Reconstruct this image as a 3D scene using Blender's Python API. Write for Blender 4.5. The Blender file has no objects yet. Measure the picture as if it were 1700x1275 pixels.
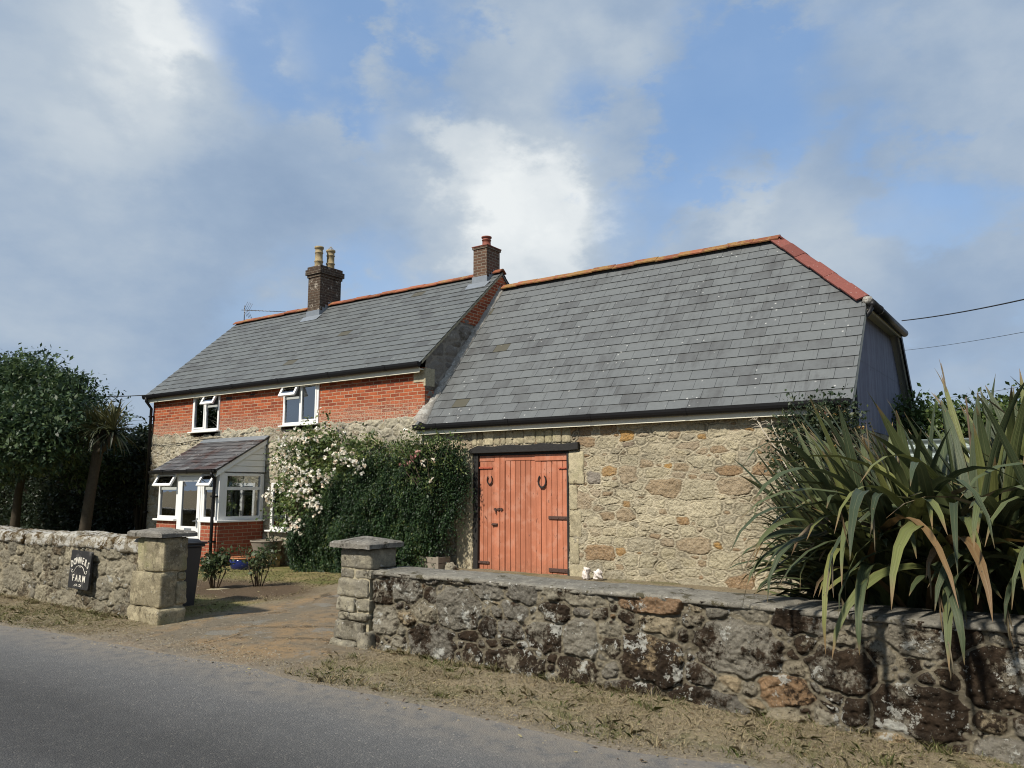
import bpy, math, random
import numpy as np
from mathutils import Vector, Matrix

random.seed(11)
rng = np.random.default_rng(11)
scene = bpy.context.scene
COL = scene.collection
R = math.radians
# ------------------------------------------------------------------ numpy noise
_T = np.random.default_rng(3).random((256, 256)).astype(np.float32)
def vnoise(x, y, seed=0):
    x = np.asarray(x, np.float32) + seed * 17.31; y = np.asarray(y, np.float32) + seed * 9.77
    xi = np.floor(x).astype(int); yi = np.floor(y).astype(int)
    fx = x - xi; fy = y - yi
    fx = fx * fx * (3 - 2 * fx); fy = fy * fy * (3 - 2 * fy)
    a = _T[xi & 255, yi & 255]; b = _T[(xi + 1) & 255, yi & 255]
    c = _T[xi & 255, (yi + 1) & 255]; d = _T[(xi + 1) & 255, (yi + 1) & 255]
    return (a * (1 - fx) + b * fx) * (1 - fy) + (c * (1 - fx) + d * fx) * fy
def fbm(x, y, seed=0, o=4):
    t = 0; a = .5; s = 0
    for k in range(o):
        t = t + a * vnoise(x * 2 ** k, y * 2 ** k, seed + k * 3); s += a; a *= .5
    return t / s - .5            # about -.5 .. .5
def sstep(a, b, x):
    t = np.clip((x - a) / (b - a), 0, 1); return t * t * (3 - 2 * t)

# ------------------------------------------------------------------ node helpers
def new_mat(name):
    m = bpy.data.materials.new(name); m.use_nodes = True
    m.node_tree.nodes.clear()
    return m, m.node_tree
def nd(nt, typ, ins=None, **props):
    n = nt.nodes.new(typ)
    for k, v in props.items(): setattr(n, k, v)
    for k, v in (ins or {}).items():
        s = n.inputs[k]
        if isinstance(v, bpy.types.NodeSocket): nt.links.new(v, s)
        elif isinstance(v, (tuple, list)) and s.type == 'RGBA' and len(v) == 3: s.default_value = (*v, 1)
        else: s.default_value = v
    return n
def pos(nt): return nd(nt, 'ShaderNodeNewGeometry').outputs['Position']
def uvs(nt): return nd(nt, 'ShaderNodeUVMap', uv_map='UVMap').outputs['UV']
def noise(nt, scale, detail=4, rough=.55, vec=None, dist=0):
    return nd(nt, 'ShaderNodeTexNoise', {'Vector': vec if vec else pos(nt), 'Scale': scale, 'Detail': detail, 'Roughness': rough, 'Distortion': dist}).outputs[0]
def voro(nt, scale, feature='F1', vec=None, out='Distance', rand=1):
    return nd(nt, 'ShaderNodeTexVoronoi', {'Vector': vec if vec else pos(nt), 'Scale': scale, 'Randomness': rand}, feature=feature).outputs[out]
def ramp(nt, fac, stops, interp='LINEAR'):
    r = nd(nt, 'ShaderNodeValToRGB', {'Fac': fac}); cr = r.color_ramp; cr.interpolation = interp
    while len(cr.elements) < len(stops): cr.elements.new(.5)
    for e, (p, c) in zip(cr.elements, stops):
        e.position = p; e.color = (*c, 1) if isinstance(c, (tuple, list)) else (c, c, c, 1)
    return r.outputs[0]
def mix(nt, fac, a, b, blend='MIX'):
    return nd(nt, 'ShaderNodeMix', {0: fac, 6: a, 7: b}, data_type='RGBA', blend_type=blend).outputs[2]
def mth(nt, op, a, b=0.0, c=0.0, clamp=False):
    return nd(nt, 'ShaderNodeMath', {0: a, 1: b, 2: c}, operation=op, use_clamp=clamp).outputs[0]
def mrange(nt, v, a, b, c=0., d=1.):
    return nd(nt, 'ShaderNodeMapRange', {'Value': v, 'From Min': a, 'From Max': b, 'To Min': c, 'To Max': d}, interpolation_type='SMOOTHSTEP').outputs[0]
def attr(nt, name): return nd(nt, 'ShaderNodeAttribute', attribute_name=name).outputs['Fac']
def bump(nt, h, strength=.5, dist=.01, normal=None):
    ins = {'Height': h, 'Strength': strength, 'Distance': dist}
    if normal: ins['Normal'] = normal
    return nd(nt, 'ShaderNodeBump', ins).outputs[0]
def finish(m, nt, col, rough=.8, normal=None, spec=.3, metal=0., **kw):
    ins = {'Base Color': col, 'Roughness': rough, 'Metallic': metal, 'Specular IOR Level': spec}
    if normal: ins['Normal'] = normal
    ins.update(kw)
    p = nd(nt, 'ShaderNodeBsdfPrincipled', ins)
    o = nd(nt, 'ShaderNodeOutputMaterial'); nt.links.new(p.outputs[0], o.inputs[0])
    return m
def hsvvar(nt, col, fac, amount):
    v = mth(nt, 'MULTIPLY_ADD', fac, amount * 2, 1 - amount)
    return nd(nt, 'ShaderNodeHueSaturation', {'Color': col, 'Value': v}).outputs[0]

MAT = {}
# --- stone: 'edge' is the stone/mortar mask, 'srnd','srnd2' a random number per stone
def stone_mat(name, stops, mortar, moss=0., lichen=0., mossc=(.018, .013, .009), lichc=(.42, .42, .38), e0=.15, e1=.4, fine=.5, ochre=0., grime=.0, crev=0.):
    m, nt = new_mat(name)
    base = ramp(nt, attr(nt, 'srnd'), stops)
    n1 = noise(nt, 7, 6, .65); n2 = noise(nt, 38, 5, .7); n3 = noise(nt, 130, 3, .7)
    base = hsvvar(nt, base, mth(nt, 'MULTIPLY_ADD', n1, .6, mth(nt, 'MULTIPLY', n2, .4)), .55)
    n4 = noise(nt, 75, 4, .75)
    base = mix(nt, mrange(nt, n2, .54, .66, 0, .5), base, tuple(c * .4 for c in mortar))
    base = mix(nt, mrange(nt, n4, .57, .66, 0, .7), base, tuple(c * .25 for c in mortar))
    base = mix(nt, mrange(nt, n4, .44, .34, 0, .45), base, tuple(min(.6, c * 1.45) for c in mortar))
    mo = hsvvar(nt, ramp(nt, noise(nt, 3, 3), [(.3, tuple(c * .75 for c in mortar)), (.7, mortar)]), n2, .5)
    mask = mrange(nt, mth(nt, 'ADD', attr(nt, 'edge'), mth(nt, 'MULTIPLY_ADD', n2, .3, -.15)), e0, e1)
    col = mix(nt, mask, mo, base)
    if crev:
        col = mix(nt, mth(nt, 'MULTIPLY', attr(nt, 'crev'), mth(nt, 'MULTIPLY_ADD', n2, .8, crev - .4, clamp=True)), col, tuple(c * .28 for c in mortar))
    if ochre:
        f = mrange(nt, noise(nt, 2.2, 5, .6, nd(nt, 'ShaderNodeVectorMath', {0: pos(nt), 1: (9, 3, 4)}, operation='ADD').outputs[0]), .62, .72, 0, ochre)
        col = mix(nt, f, col, (.36, .22, .06))
    if grime:
        f = mrange(nt, noise(nt, 1.3, 6, .7), .45, .68, 0, grime)
        col = mix(nt, f, col, (.06, .05, .04))
    if moss:
        a = mth(nt, 'ADD', mth(nt, 'MULTIPLY', noise(nt, 2.3, 5, .65), 1.0), mth(nt, 'MULTIPLY_ADD', attr(nt, 'srnd2'), .20, -.10))
        a = mth(nt, 'ADD', a, mth(nt, 'MULTIPLY_ADD', n2, .5, -.25))
        a = mth(nt, 'ADD', a, mth(nt, 'MULTIPLY_ADD', noise(nt, 11, 4, .6), .5, -.25))
        f = mth(nt, 'MULTIPLY', mrange(nt, a, .60 - moss * .22, .74 - moss * .22), mth(nt, 'MULTIPLY_ADD', mask, .6, .4))
        col = mix(nt, f, col, hsvvar(nt, ramp(nt, n1, [(.35, mossc), (.7, (mossc[0] * 2.4, mossc[1] * 2.2, mossc[2] * 2))]), n3, .7))
    if lichen:
        l1 = mth(nt, 'ADD', noise(nt, 5.5, 5, .7, nd(nt, 'ShaderNodeVectorMath', {0: pos(nt), 1: (5, 7, 2)}, operation='ADD').outputs[0]), mth(nt, 'MULTIPLY_ADD', n2, .35, -.175))
        f = mth(nt, 'MULTIPLY', mrange(nt, l1, .70 - lichen * .12, .74 - lichen * .12), mth(nt, 'MULTIPLY_ADD', mask, .8, .2))
        col = mix(nt, mth(nt, 'MULTIPLY', f, .85), col, hsvvar(nt, lichc, n3, .4))
        sp = mrange(nt, noise(nt, 48, 2, .6), .66, .72, 0, .55)
        col = mix(nt, sp, col, (.36, .36, .32))
    h = mth(nt, 'ADD', mth(nt, 'MULTIPLY', n2, 1.1), mth(nt, 'MULTIPLY', n3, .5))
    return finish(m, nt, col, .92, bump(nt, h, min(1, fine), .010 + .008 * fine), .15)

MAT['road_stone'] = stone_mat('lichened_rubble', [(0, (.15, .14, .12)), (.3, (.215, .20, .165)), (.5, (.27, .245, .185)), (.7, (.18, .168, .14)), (.9, (.30, .26, .18)), (.965, (.31, .235, .14)), (.99, (.27, .17, .09)), (1, (.21, .14, .10))],
                              (.30, .265, .19), moss=.70, lichen=1.0, fine=1.6, mossc=(.022, .016, .011), grime=.25, crev=.9)
MAT['left_stone'] = stone_mat('weathered_rubble', [(0, (.18, .165, .13)), (.35, (.26, .235, .175)), (.6, (.37, .33, .235)), (.8, (.22, .20, .15)), (1, (.33, .295, .21))],
                              (.36, .32, .23), moss=.45, lichen=.75, mossc=(.07, .06, .043), fine=1.6, e0=.05, e1=.4, crev=.9)
MAT['barn_stone'] = stone_mat('buff_rubble', [(0, (.42, .375, .26)), (.22, (.55, .485, .335)), (.40, (.37, .33, .24)), (.58, (.50, .44, .295)), (.72, (.42, .345, .24)), (.85, (.37, .285, .18)), (.955, (.32, .215, .12)), (.98, (.46, .27, .085)), (1, (.27, .24, .20))],
                              (.60, .53, .38), fine=2.2, e0=.0, e1=.45, ochre=.10, grime=.22, crev=1.1)
MAT['house_stone'] = stone_mat('grey_buff_rubble', [(0, (.42, .385, .29)), (.5, (.52, .47, .345)), (.8, (.37, .335, .255)), (1, (.55, .49, .34))],
                               (.60, .555, .445), moss=.2, lichen=.7, mossc=(.13, .11, .08), fine=1.6, e0=-.0, e1=.4, grime=.35, crev=.7)
MAT['gable_stone'] = stone_mat('dark_gable_rubble', [(0, (.20, .18, .16)), (.5, (.27, .245, .21)), (1, (.17, .155, .14))],
                               (.33, .30, .255), moss=.3, lichen=.5, mossc=(.09, .08, .065), fine=1.5, crev=.8)
# plain worked stone (piers, quoins, copings)
def plain_stone(name, c1, c2, lich=.4, moss=.0, spots=.5, mossc=(.06, .045, .02), green=0., bs=.8):
    m, nt = new_mat(name)
    n1 = noise(nt, 3.1, 6, .65); n2 = noise(nt, 27, 5, .7); n3 = noise(nt, 110, 3, .7)
    col = mix(nt, mrange(nt, n1, .3, .7), c1, c2)
    col = hsvvar(nt, col, n2, .5)
    col = hsvvar(nt, col, attr(nt, 'rnd'), .18)
    n4 = noise(nt, 70, 4, .75)
    col = mix(nt, mrange(nt, n4, .56, .66, 0, .6), col, tuple(c * .3 for c in c1))
    col = mix(nt, mrange(nt, n4, .44, .34, 0, .4), col, tuple(min(.7, c * 1.4) for c in c2))
    n5 = noise(nt, 17, 5, .7); n6 = noise(nt, 9, 5, .7)
    col = mix(nt, mrange(nt, n5, .54, .66, 0, .55), col, tuple(c * .45 for c in c1))
    col = mix(nt, mrange(nt, n6, .47, .38, 0, .5), col, tuple(min(.7, c * 1.35) for c in c2))
    if green: col = mix(nt, mrange(nt, noise(nt, 1.7, 4), .5, .66, 0, green), col, (.22, .22, .10))
    if moss: col = mix(nt, mrange(nt, mth(nt, 'ADD', noise(nt, 4.2, 5, .7), mth(nt, 'MULTIPLY_ADD', n2, .4, -.2)), .66 - moss * .2, .72 - moss * .2), col, hsvvar(nt, mossc, n3, .6))
    if lich: col = mix(nt, mrange(nt, mth(nt, 'ADD', noise(nt, 6.3, 6, .7, dist=.6), mth(nt, 'MULTIPLY_ADD', n2, .4, -.2)), .70 - lich * .15, .74 - lich * .15, 0, .85), col, (.44, .43, .39))
    if spots: col = mix(nt, mrange(nt, voro(nt, 15), .07, .17, spots, 0), col, (.46, .45, .42))
    h = mth(nt, 'ADD', mth(nt, 'MULTIPLY', n2, .8), mth(nt, 'MULTIPLY', n3, .5))
    return finish(m, nt, col, .92, bump(nt, h, bs, .01), .15)
MAT['coping'] = plain_stone('cement_coping', (.15, .142, .12), (.23, .215, .178), lich=.25, moss=.45, spots=.8, mossc=(.075, .066, .042), bs=1.3)
MAT['cap'] = plain_stone('pier_cap', (.14, .13, .115), (.22, .205, .175), lich=.5, moss=.5, spots=.8, mossc=(.06, .054, .042), bs=1.5)
MAT['block'] = plain_stone('pier_block', (.25, .215, .14), (.36, .315, .21), lich=.2, moss=.4, spots=.35, mossc=(.14, .12, .08), green=.55, bs=1.6)
MAT['block_grey'] = plain_stone('grey_pier_block', (.19, .175, .14), (.29, .265, .195), lich=.35, moss=.4, spots=.45, mossc=(.085, .075, .055), bs=1.6)
MAT['leftcoping'] = plain_stone('lichen_coping', (.20, .175, .13), (.27, .24, .18), lich=1.25, moss=.85, spots=.4, mossc=(.075, .05, .022), bs=1.3)
MAT['quoin'] = plain_stone('quoin_stone', (.31, .275, .185), (.43, .375, .25), lich=.1, moss=.45, spots=.1, mossc=(.22, .19, .125), green=.35, bs=1.)
MAT['render'] = plain_stone('cement_render', (.30, .265, .18), (.40, .355, .25), lich=.12, moss=.2, spots=0, mossc=(.18, .15, .10), bs=.6)
MAT['fillet'] = plain_stone('cement_fillet', (.24, .225, .20), (.34, .315, .27), lich=.85, moss=.0, spots=1., bs=.9)

def brick_mat(name, c1, c2, mortar, bw=.215, bh=.066, ms=.010, dirt=.3, lich=.2, off=.5, lime=None):
    m, nt = new_mat(name)
    wv = nd(nt, 'ShaderNodeVectorMath', {0: nd(nt, 'ShaderNodeTexNoise', {'Vector': pos(nt), 'Scale': 5., 'Detail': 4.}).outputs[1], 1: (.5, .5, .5)}, operation='SUBTRACT').outputs[0]
    wv = nd(nt, 'ShaderNodeVectorMath', {0: wv, 3: .022}, operation='SCALE').outputs[0]
    b = nd(nt, 'ShaderNodeTexBrick', {'Vector': nd(nt, 'ShaderNodeVectorMath', {0: uvs(nt), 1: wv}, operation='ADD').outputs[0], 'Color1': c1, 'Color2': c2, 'Mortar': mortar, 'Scale': 1., 'Mortar Size': ms, 'Mortar Smooth': .25, 'Bias': 0., 'Brick Width': bw, 'Row Height': bh}, offset=off)
    n1 = noise(nt, 2.4, 5, .65); n2 = noise(nt, 30, 5, .7); n3 = noise(nt, 120, 3)
    col = hsvvar(nt, b.outputs['Color'], mth(nt, 'MULTIPLY_ADD', n2, .7, mth(nt, 'MULTIPLY', n1, .3)), .75)
    col = mix(nt, mrange(nt, n1, .5, .75, 0, dirt), col, tuple(c * .35 for c in c1))
    # thin brick splashes and lime bloom
    col = mix(nt, mrange(nt, mth(nt, 'ADD', noise(nt, 9, 5, .7), mth(nt, 'MULTIPLY_ADD', n2, .4, -.2)), .66 - lich * .12, .76 - lich * .12, 0, lich), col, (.46, .41, .34))
    col = mix(nt, mrange(nt, voro(nt, 15), .04, .10, lich * 1.5, 0), col, (.50, .46, .40))
    if lime:      # lime and spalled faces where the brick meets the old stone
        zc = nd(nt, 'ShaderNodeSeparateXYZ', {0: pos(nt)}).outputs[2]
        f = mth(nt, 'MULTIPLY', mrange(nt, zc, lime, lime + .42, 1., 0.), mrange(nt, n2, .44, .58))
        col = mix(nt, mth(nt, 'MULTIPLY', f, .75), col, hsvvar(nt, (.42, .33, .25), n3, .3))
    h = mth(nt, 'ADD', mth(nt, 'MULTIPLY', b.outputs['Fac'], -1.), mth(nt, 'MULTIPLY', n2, .5))
    return finish(m, nt, col, .88, bump(nt, h, .8, .008), .2)
MAT['brick'] = brick_mat('orange_red_brick', (.40, .105, .042), (.20, .045, .022), (.42, .30, .20), dirt=.3, lich=.35, bw=.235, bh=.07, ms=.0075, lime=2.98)
MAT['porch_brick'] = brick_mat('smooth_red_brick', (.33, .092, .05), (.26, .07, .042), (.36, .25, .17), bw=.225, bh=.075, ms=.008, dirt=.15, lich=.05)
MAT['chimney_brick'] = brick_mat('sooty_chimney_brick', (.05, .035, .026), (.085, .054, .036), (.12, .10, .075), dirt=.75, lich=.7)
MAT['chimney_new'] = brick_mat('dark_brown_brick', (.13, .075, .048), (.08, .045, .032), (.19, .16, .125), dirt=.2, lich=.05)

def slate_mat(name, c1, c2, stain=(.055, .055, .055), moss=(.075, .07, .05), spots=.6, warm=0.):
    m, nt = new_mat(name)
    r = attr(nt, 'rnd')
    col = mix(nt, r, c1, c2)
    n1 = noise(nt, 1.6, 5, .65); n2 = noise(nt, 14, 5, .7); n3 = noise(nt, 90, 3)
    col = hsvvar(nt, col, n2, .20)
    stk = noise(nt, 1, 5, .65, nd(nt, 'ShaderNodeMapping', {'Vector': pos(nt), 'Scale': (11, 1.6, 1.6)}).outputs[0])
    col = mix(nt, mrange(nt, mth(nt, 'MULTIPLY_ADD', n1, .5, mth(nt, 'MULTIPLY', stk, .6)), .56, .70, 0, .45), col, stain)
    r2 = mth(nt, 'FRACT', mth(nt, 'MULTIPLY', r, 37.7))
    col = mix(nt, mth(nt, 'MULTIPLY', mrange(nt, mth(nt, 'ADD', mth(nt, 'MULTIPLY', r2, .4), mth(nt, 'ADD', mth(nt, 'MULTIPLY', n1, .55), mth(nt, 'MULTIPLY', n2, .35))), .66, .9), .55), col, stain)
    col = mix(nt, mth(nt, 'GREATER_THAN', r2, .994), col, moss)
    if warm: col = mix(nt, mrange(nt, n1, .5, .62, 0, warm), col, (.06, .035, .03))
    d = voro(nt, 7.5); gate = mrange(nt, noise(nt, 1.3, 4), .46, .60)
    col = mix(nt, mth(nt, 'MULTIPLY', mrange(nt, d, .07, .15, spots, 0), gate), col, (.55, .55, .52))
    h = mth(nt, 'ADD', n2, mth(nt, 'MULTIPLY', n3, .3))
    return finish(m, nt, col, .62, bump(nt, h, .18, .004), .35)
MAT['barn_slate'] = slate_mat('grey_slate', (.112, .120, .122), (.125, .134, .134))
MAT['house_slate'] = slate_mat('house_slate', (.100, .109, .111), (.113, .123, .122), spots=.3)
MAT['porch_slate'] = slate_mat('mossy_porch_slate', (.06, .06, .064), (.13, .13, .132), stain=(.030, .020, .018), spots=.9, warm=.85)

def simple(name, col, rough=.6, spec=.4, metal=0., var=.15, scale=20, bs=.0, **kw):
    m, nt = new_mat(name)
    n = noise(nt, scale, 5, .65)
    c = hsvvar(nt, col, n, var)
    return finish(m, nt, c, rough, bump(nt, n, bs, .01) if bs else None, spec, metal, **kw)
def tile_mat(name, col, lich, lc=(.36, .17, .03)):
    m, nt = new_mat(name)
    n1 = noise(nt, 4, 5, .7); n2 = noise(nt, 30, 5, .7)
    c = hsvvar(nt, hsvvar(nt, col, n2, .4), attr(nt, 'rnd'), .25)
    c = mix(nt, mrange(nt, mth(nt, 'ADD', n1, mth(nt, 'MULTIPLY_ADD', n2, .4, -.2)), .62 - lich * .25, .70 - lich * .25, 0, .85), c, hsvvar(nt, lc, n2, .5))
    c = mix(nt, mrange(nt, voro(nt, 14), .05, .12, .7, 0), c, (.45, .42, .38))
    return finish(m, nt, c, .85, bump(nt, n2, .5, .01), .2)
MAT['ridge'] = tile_mat('terracotta_ridge', (.24, .085, .045), .35, (.27, .17, .07))
MAT['ridge_lichen'] = tile_mat('lichened_ridge', (.23, .085, .045), .65, (.25, .15, .05))
MAT['hip'] = tile_mat('maroon_hip_tile', (.17, .06, .048), .0, (.12, .08, .06))
MAT['black_plastic'] = simple('black_gutter', (.008, .008, .009), .5, .3)
MAT['white'] = simple('white_upvc', (.80, .80, .78), .35, .5, var=.03)
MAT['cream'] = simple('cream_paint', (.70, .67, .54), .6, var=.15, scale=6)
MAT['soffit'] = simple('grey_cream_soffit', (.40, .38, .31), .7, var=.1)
MAT['offwhite'] = simple('weathered_white_board', (.80, .80, .77), .6, var=.12, scale=5)
MAT['lead'] = simple('lead_flashing', (.23, .255, .28), .45, .5, .35, var=.25, scale=8, bs=.3)
MAT['black_wood'] = simple('tarred_beam', (.016, .015, .014), .7, var=.5, scale=18, bs=.6)
MAT['iron'] = simple('dark_iron', (.03, .026, .024), .55, .4, .3, var=.4)
MAT['rusty_hinge'] = simple('painted_rusty_hinge', (.075, .04, .03), .7, var=.5, scale=40, bs=.3)
MAT['red_hinge'] = simple('orange_painted_iron', (.36, .085, .045), .65, var=.4, scale=40, bs=.3)
MAT['bin'] = simple('dark_grey_bin', (.028, .030, .034), .45, .5)
MAT['blue_glaze'] = simple('blue_glaze', (.012, .022, .12), .12, .6, var=.2)
MAT['terracotta'] = simple('terracotta', (.42, .17, .075), .8, var=.2)
MAT['buffpot'] = plain_stone('buff_chimney_pot', (.38, .30, .17), (.30, .24, .14), lich=.05, moss=.35, spots=.4, mossc=(.13, .11, .07), bs=.4)
MAT['redpot'] = simple('red_clay_pot', (.20, .06, .038), .7, var=.25)
MAT['weathered_wood'] = simple('weathered_grey_wood', (.22, .19, .15), .85, var=.35, scale=14, bs=.5)
MAT['ochre_block'] = plain_stone('ochre_block', (.32, .22, .09), (.38, .30, .17), lich=.2, spots=.2)
MAT['interior'] = simple('room_plaster', (.74, .73, .70), .9, var=.1, scale=2)
MAT['wire'] = simple('cable', (.02, .02, .02), .6)
MAT['alu'] = simple('aerial_metal', (.16, .16, .17), .45, .5, .6)
MAT['letter'] = simple('white_sign_paint', (.74, .70, .60), .6, var=.15, scale=60)
MAT['yellow'] = simple('yellow_bottle', (.62, .45, .03), .3)
MAT['orange_glaze'] = simple('orange_glazed_pottery', (.45, .15, .03), .35, var=.3)
MAT['petal_white'] = simple('petal_white', (.74, .70, .62), .6, var=.15, scale=60)
MAT['bark'] = simple('grey_bark', (.06, .05, .037), .95, .1, var=.5, scale=25, bs=1.)
MAT['twig'] = simple('bare_twig', (.42, .37, .29), .8, var=.3)
MAT['rosestem'] = simple('rose_stem', (.08, .055, .035), .8, var=.3)
MAT['galv'] = simple('grey_green_corrugated_iron', (.17, .21, .205), .5, .4, .2, var=.15, scale=4)
MAT['white_rock'] = simple('white_quartz', (.66, .60, .55), .7, var=.25, scale=30, bs=.5)
def sign_mat():
    m, nt = new_mat('worn_black_slate')
    n = noise(nt, 9, 6, .7); n2 = noise(nt, 50, 4)
    c = mix(nt, mrange(nt, n, .52, .72, 0, .7), (.022, .022, .022), hsvvar(nt, (.20, .19, .175), n2, .5))
    return finish(m, nt, c, .75, bump(nt, n2, .3, .006), .3)
MAT['sign'] = sign_mat()
def clad_mat():
    m, nt = new_mat('blue_grey_cladding')
    p = nd(nt, 'ShaderNodeMapping', {'Vector': pos(nt), 'Scale': (3, 12, .6)}).outputs[0]
    n = noise(nt, 1.5, 5, .65, p); n2 = noise(nt, 30, 4)
    c = mix(nt, mrange(nt, n, .35, .7), (.12, .125, .17), (.175, .185, .235))
    c = mix(nt, mrange(nt, n2, .62, .75, 0, .4), c, (.09, .08, .07))
    return finish(m, nt, c, .55, None, .4)
MAT['cladding'] = clad_mat()
def door_mat():
    m, nt = new_mat('coral_orange_paint')
    p = nd(nt, 'ShaderNodeMapping', {'Vector': pos(nt), 'Scale': (14, 14, .9)}).outputs[0]
    n = noise(nt, 2, 5, .6, p); n2 = noise(nt, 26, 5, .7); n3 = noise(nt, 5, 4)
    c = hsvvar(nt, (.405, .148, .082), attr(nt, 'rnd'), .16)
    c = hsvvar(nt, c, n, .30)
    c = hsvvar(nt, c, n3, .24)
    c = mix(nt, mrange(nt, n3, .48, .66, 0, .5), c, (.47, .235, .16))
    p2 = nd(nt, 'ShaderNodeMapping', {'Vector': pos(nt), 'Scale': (30, 30, 9)}).outputs[0]
    ch = mth(nt, 'MULTIPLY', mrange(nt, noise(nt, 1, 4, .7, p2), .60, .66, 0, .85), mrange(nt, n3, .38, .6))
    zc = nd(nt, 'ShaderNodeSeparateXYZ', {0: pos(nt)}).outputs[2]
    c = mix(nt, mth(nt, 'MULTIPLY', mrange(nt, zc, .16, .55, .55, 0), mrange(nt, n2, .35, .6)), c, (.24, .11, .065))
    c = mix(nt, ch, c, (.10, .045, .03))
    return finish(m, nt, c, .6, bump(nt, n, .4, .006), .3)
MAT['door'] = door_mat()
def glass_mat(name, tint, refl=1.0):
    m, nt = new_mat(name)
    t = nd(nt, 'ShaderNodeBsdfTransparent', {'Color': tint})
    g = nd(nt, 'ShaderNodeBsdfGlossy', {'Color': (.95, .97, 1.), 'Roughness': .01, 'Normal': bump(nt, noise(nt, 2.5, 2), .04, .02)})
    f = nd(nt, 'ShaderNodeFresnel', {'IOR': 1.55}).outputs[0]
    s = nd(nt, 'ShaderNodeMixShader', {0: mth(nt, 'MULTIPLY', f, refl, clamp=True), 1: t.outputs[0], 2: g.outputs[0]})
    o = nd(nt, 'ShaderNodeOutputMaterial'); nt.links.new(s.outputs[0], o.inputs[0])
    return m
MAT['glass'] = glass_mat('window_glass', (.84, .87, .86, 1), 4.5)
def leaf_mat(name, stops, rough=.5, spec=.35, trans=.25):
    m, nt = new_mat(name)
    c = ramp(nt, attr(nt, 'rnd'), stops)
    p = nd(nt, 'ShaderNodeBsdfPrincipled', {'Base Color': c, 'Roughness': rough, 'Specular IOR Level': spec})
    t = nd(nt, 'ShaderNodeBsdfTranslucent', {'Color': nd(nt, 'ShaderNodeHueSaturation', {'Color': c, 'Value': 1.4, 'Hue': .485}).outputs[0]})
    s = nd(nt, 'ShaderNodeMixShader', {0: trans, 1: p.outputs[0], 2: t.outputs[0]})
    o = nd(nt, 'ShaderNodeOutputMaterial'); nt.links.new(s.outputs[0], o.inputs[0])
    return m
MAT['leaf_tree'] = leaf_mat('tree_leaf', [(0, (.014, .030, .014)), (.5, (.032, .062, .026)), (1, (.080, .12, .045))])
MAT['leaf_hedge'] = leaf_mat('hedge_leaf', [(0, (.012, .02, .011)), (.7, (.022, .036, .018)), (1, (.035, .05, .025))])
MAT['leaf_bright'] = leaf_mat('bright_hedge_leaf', [(0, (.035, .06, .02)), (.6, (.065, .105, .03)), (1, (.11, .15, .045))])  # lighter green leaf range than the tall hedge
MAT['leaf_shrub'] = leaf_mat('small_shrub_leaf', [(0, (.010, .025, .010)), (.45, (.023, .052, .017)), (.8, (.047, .086, .025)), (1, (.12, .145, .04))])
MAT['leaf_rose'] = leaf_mat('rose_leaf', [(0, (.04, .07, .022)), (.6, (.085, .13, .036)), (1, (.16, .19, .06))])
MAT['leaf_honey'] = leaf_mat('honeysuckle_leaf', [(0, (.02, .034, .018)), (.6, (.035, .055, .026)), (1, (.07, .085, .035))])
MAT['leaf_garden'] = leaf_mat('garden_rose_leaf', [(0, (.03, .045, .02)), (.6, (.055, .085, .03)), (1, (.11, .10, .05))])
MAT['leaf_palm'] = leaf_mat('palm_leaf', [(0, (.02, .026, .012)), (.6, (.038, .045, .018)), (1, (.08, .08, .03))], trans=.1)
MAT['petal'] = leaf_mat('rose_petal', [(0, (.78, .64, .50)), (.25, (.84, .77, .64)), (.6, (.86, .83, .73)), (1, (.87, .86, .79))], trans=.15, rough=.7)
MAT['petal_pink'] = leaf_mat('pink_petal', [(0, (.50, .20, .19)), (.6, (.58, .30, .28)), (1, (.70, .45, .40))], trans=.2, rough=.7)
MAT['grass'] = leaf_mat('dry_grass', [(0, (.40, .335, .215)), (.35, (.30, .25, .155)), (.58, (.21, .185, .10)), (.78, (.14, .145, .055)), (1, (.08, .115, .034))], rough=.8, spec=.1, trans=.2)
MAT['litter'] = leaf_mat('fallen_leaf', [(0, (.05, .03, .02)), (.6, (.15, .10, .05)), (1, (.38, .33, .16))], trans=0)
MAT['pebble'] = simple('pale_pebble', (.22, .19, .14), .9, var=.4, scale=7)
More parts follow.
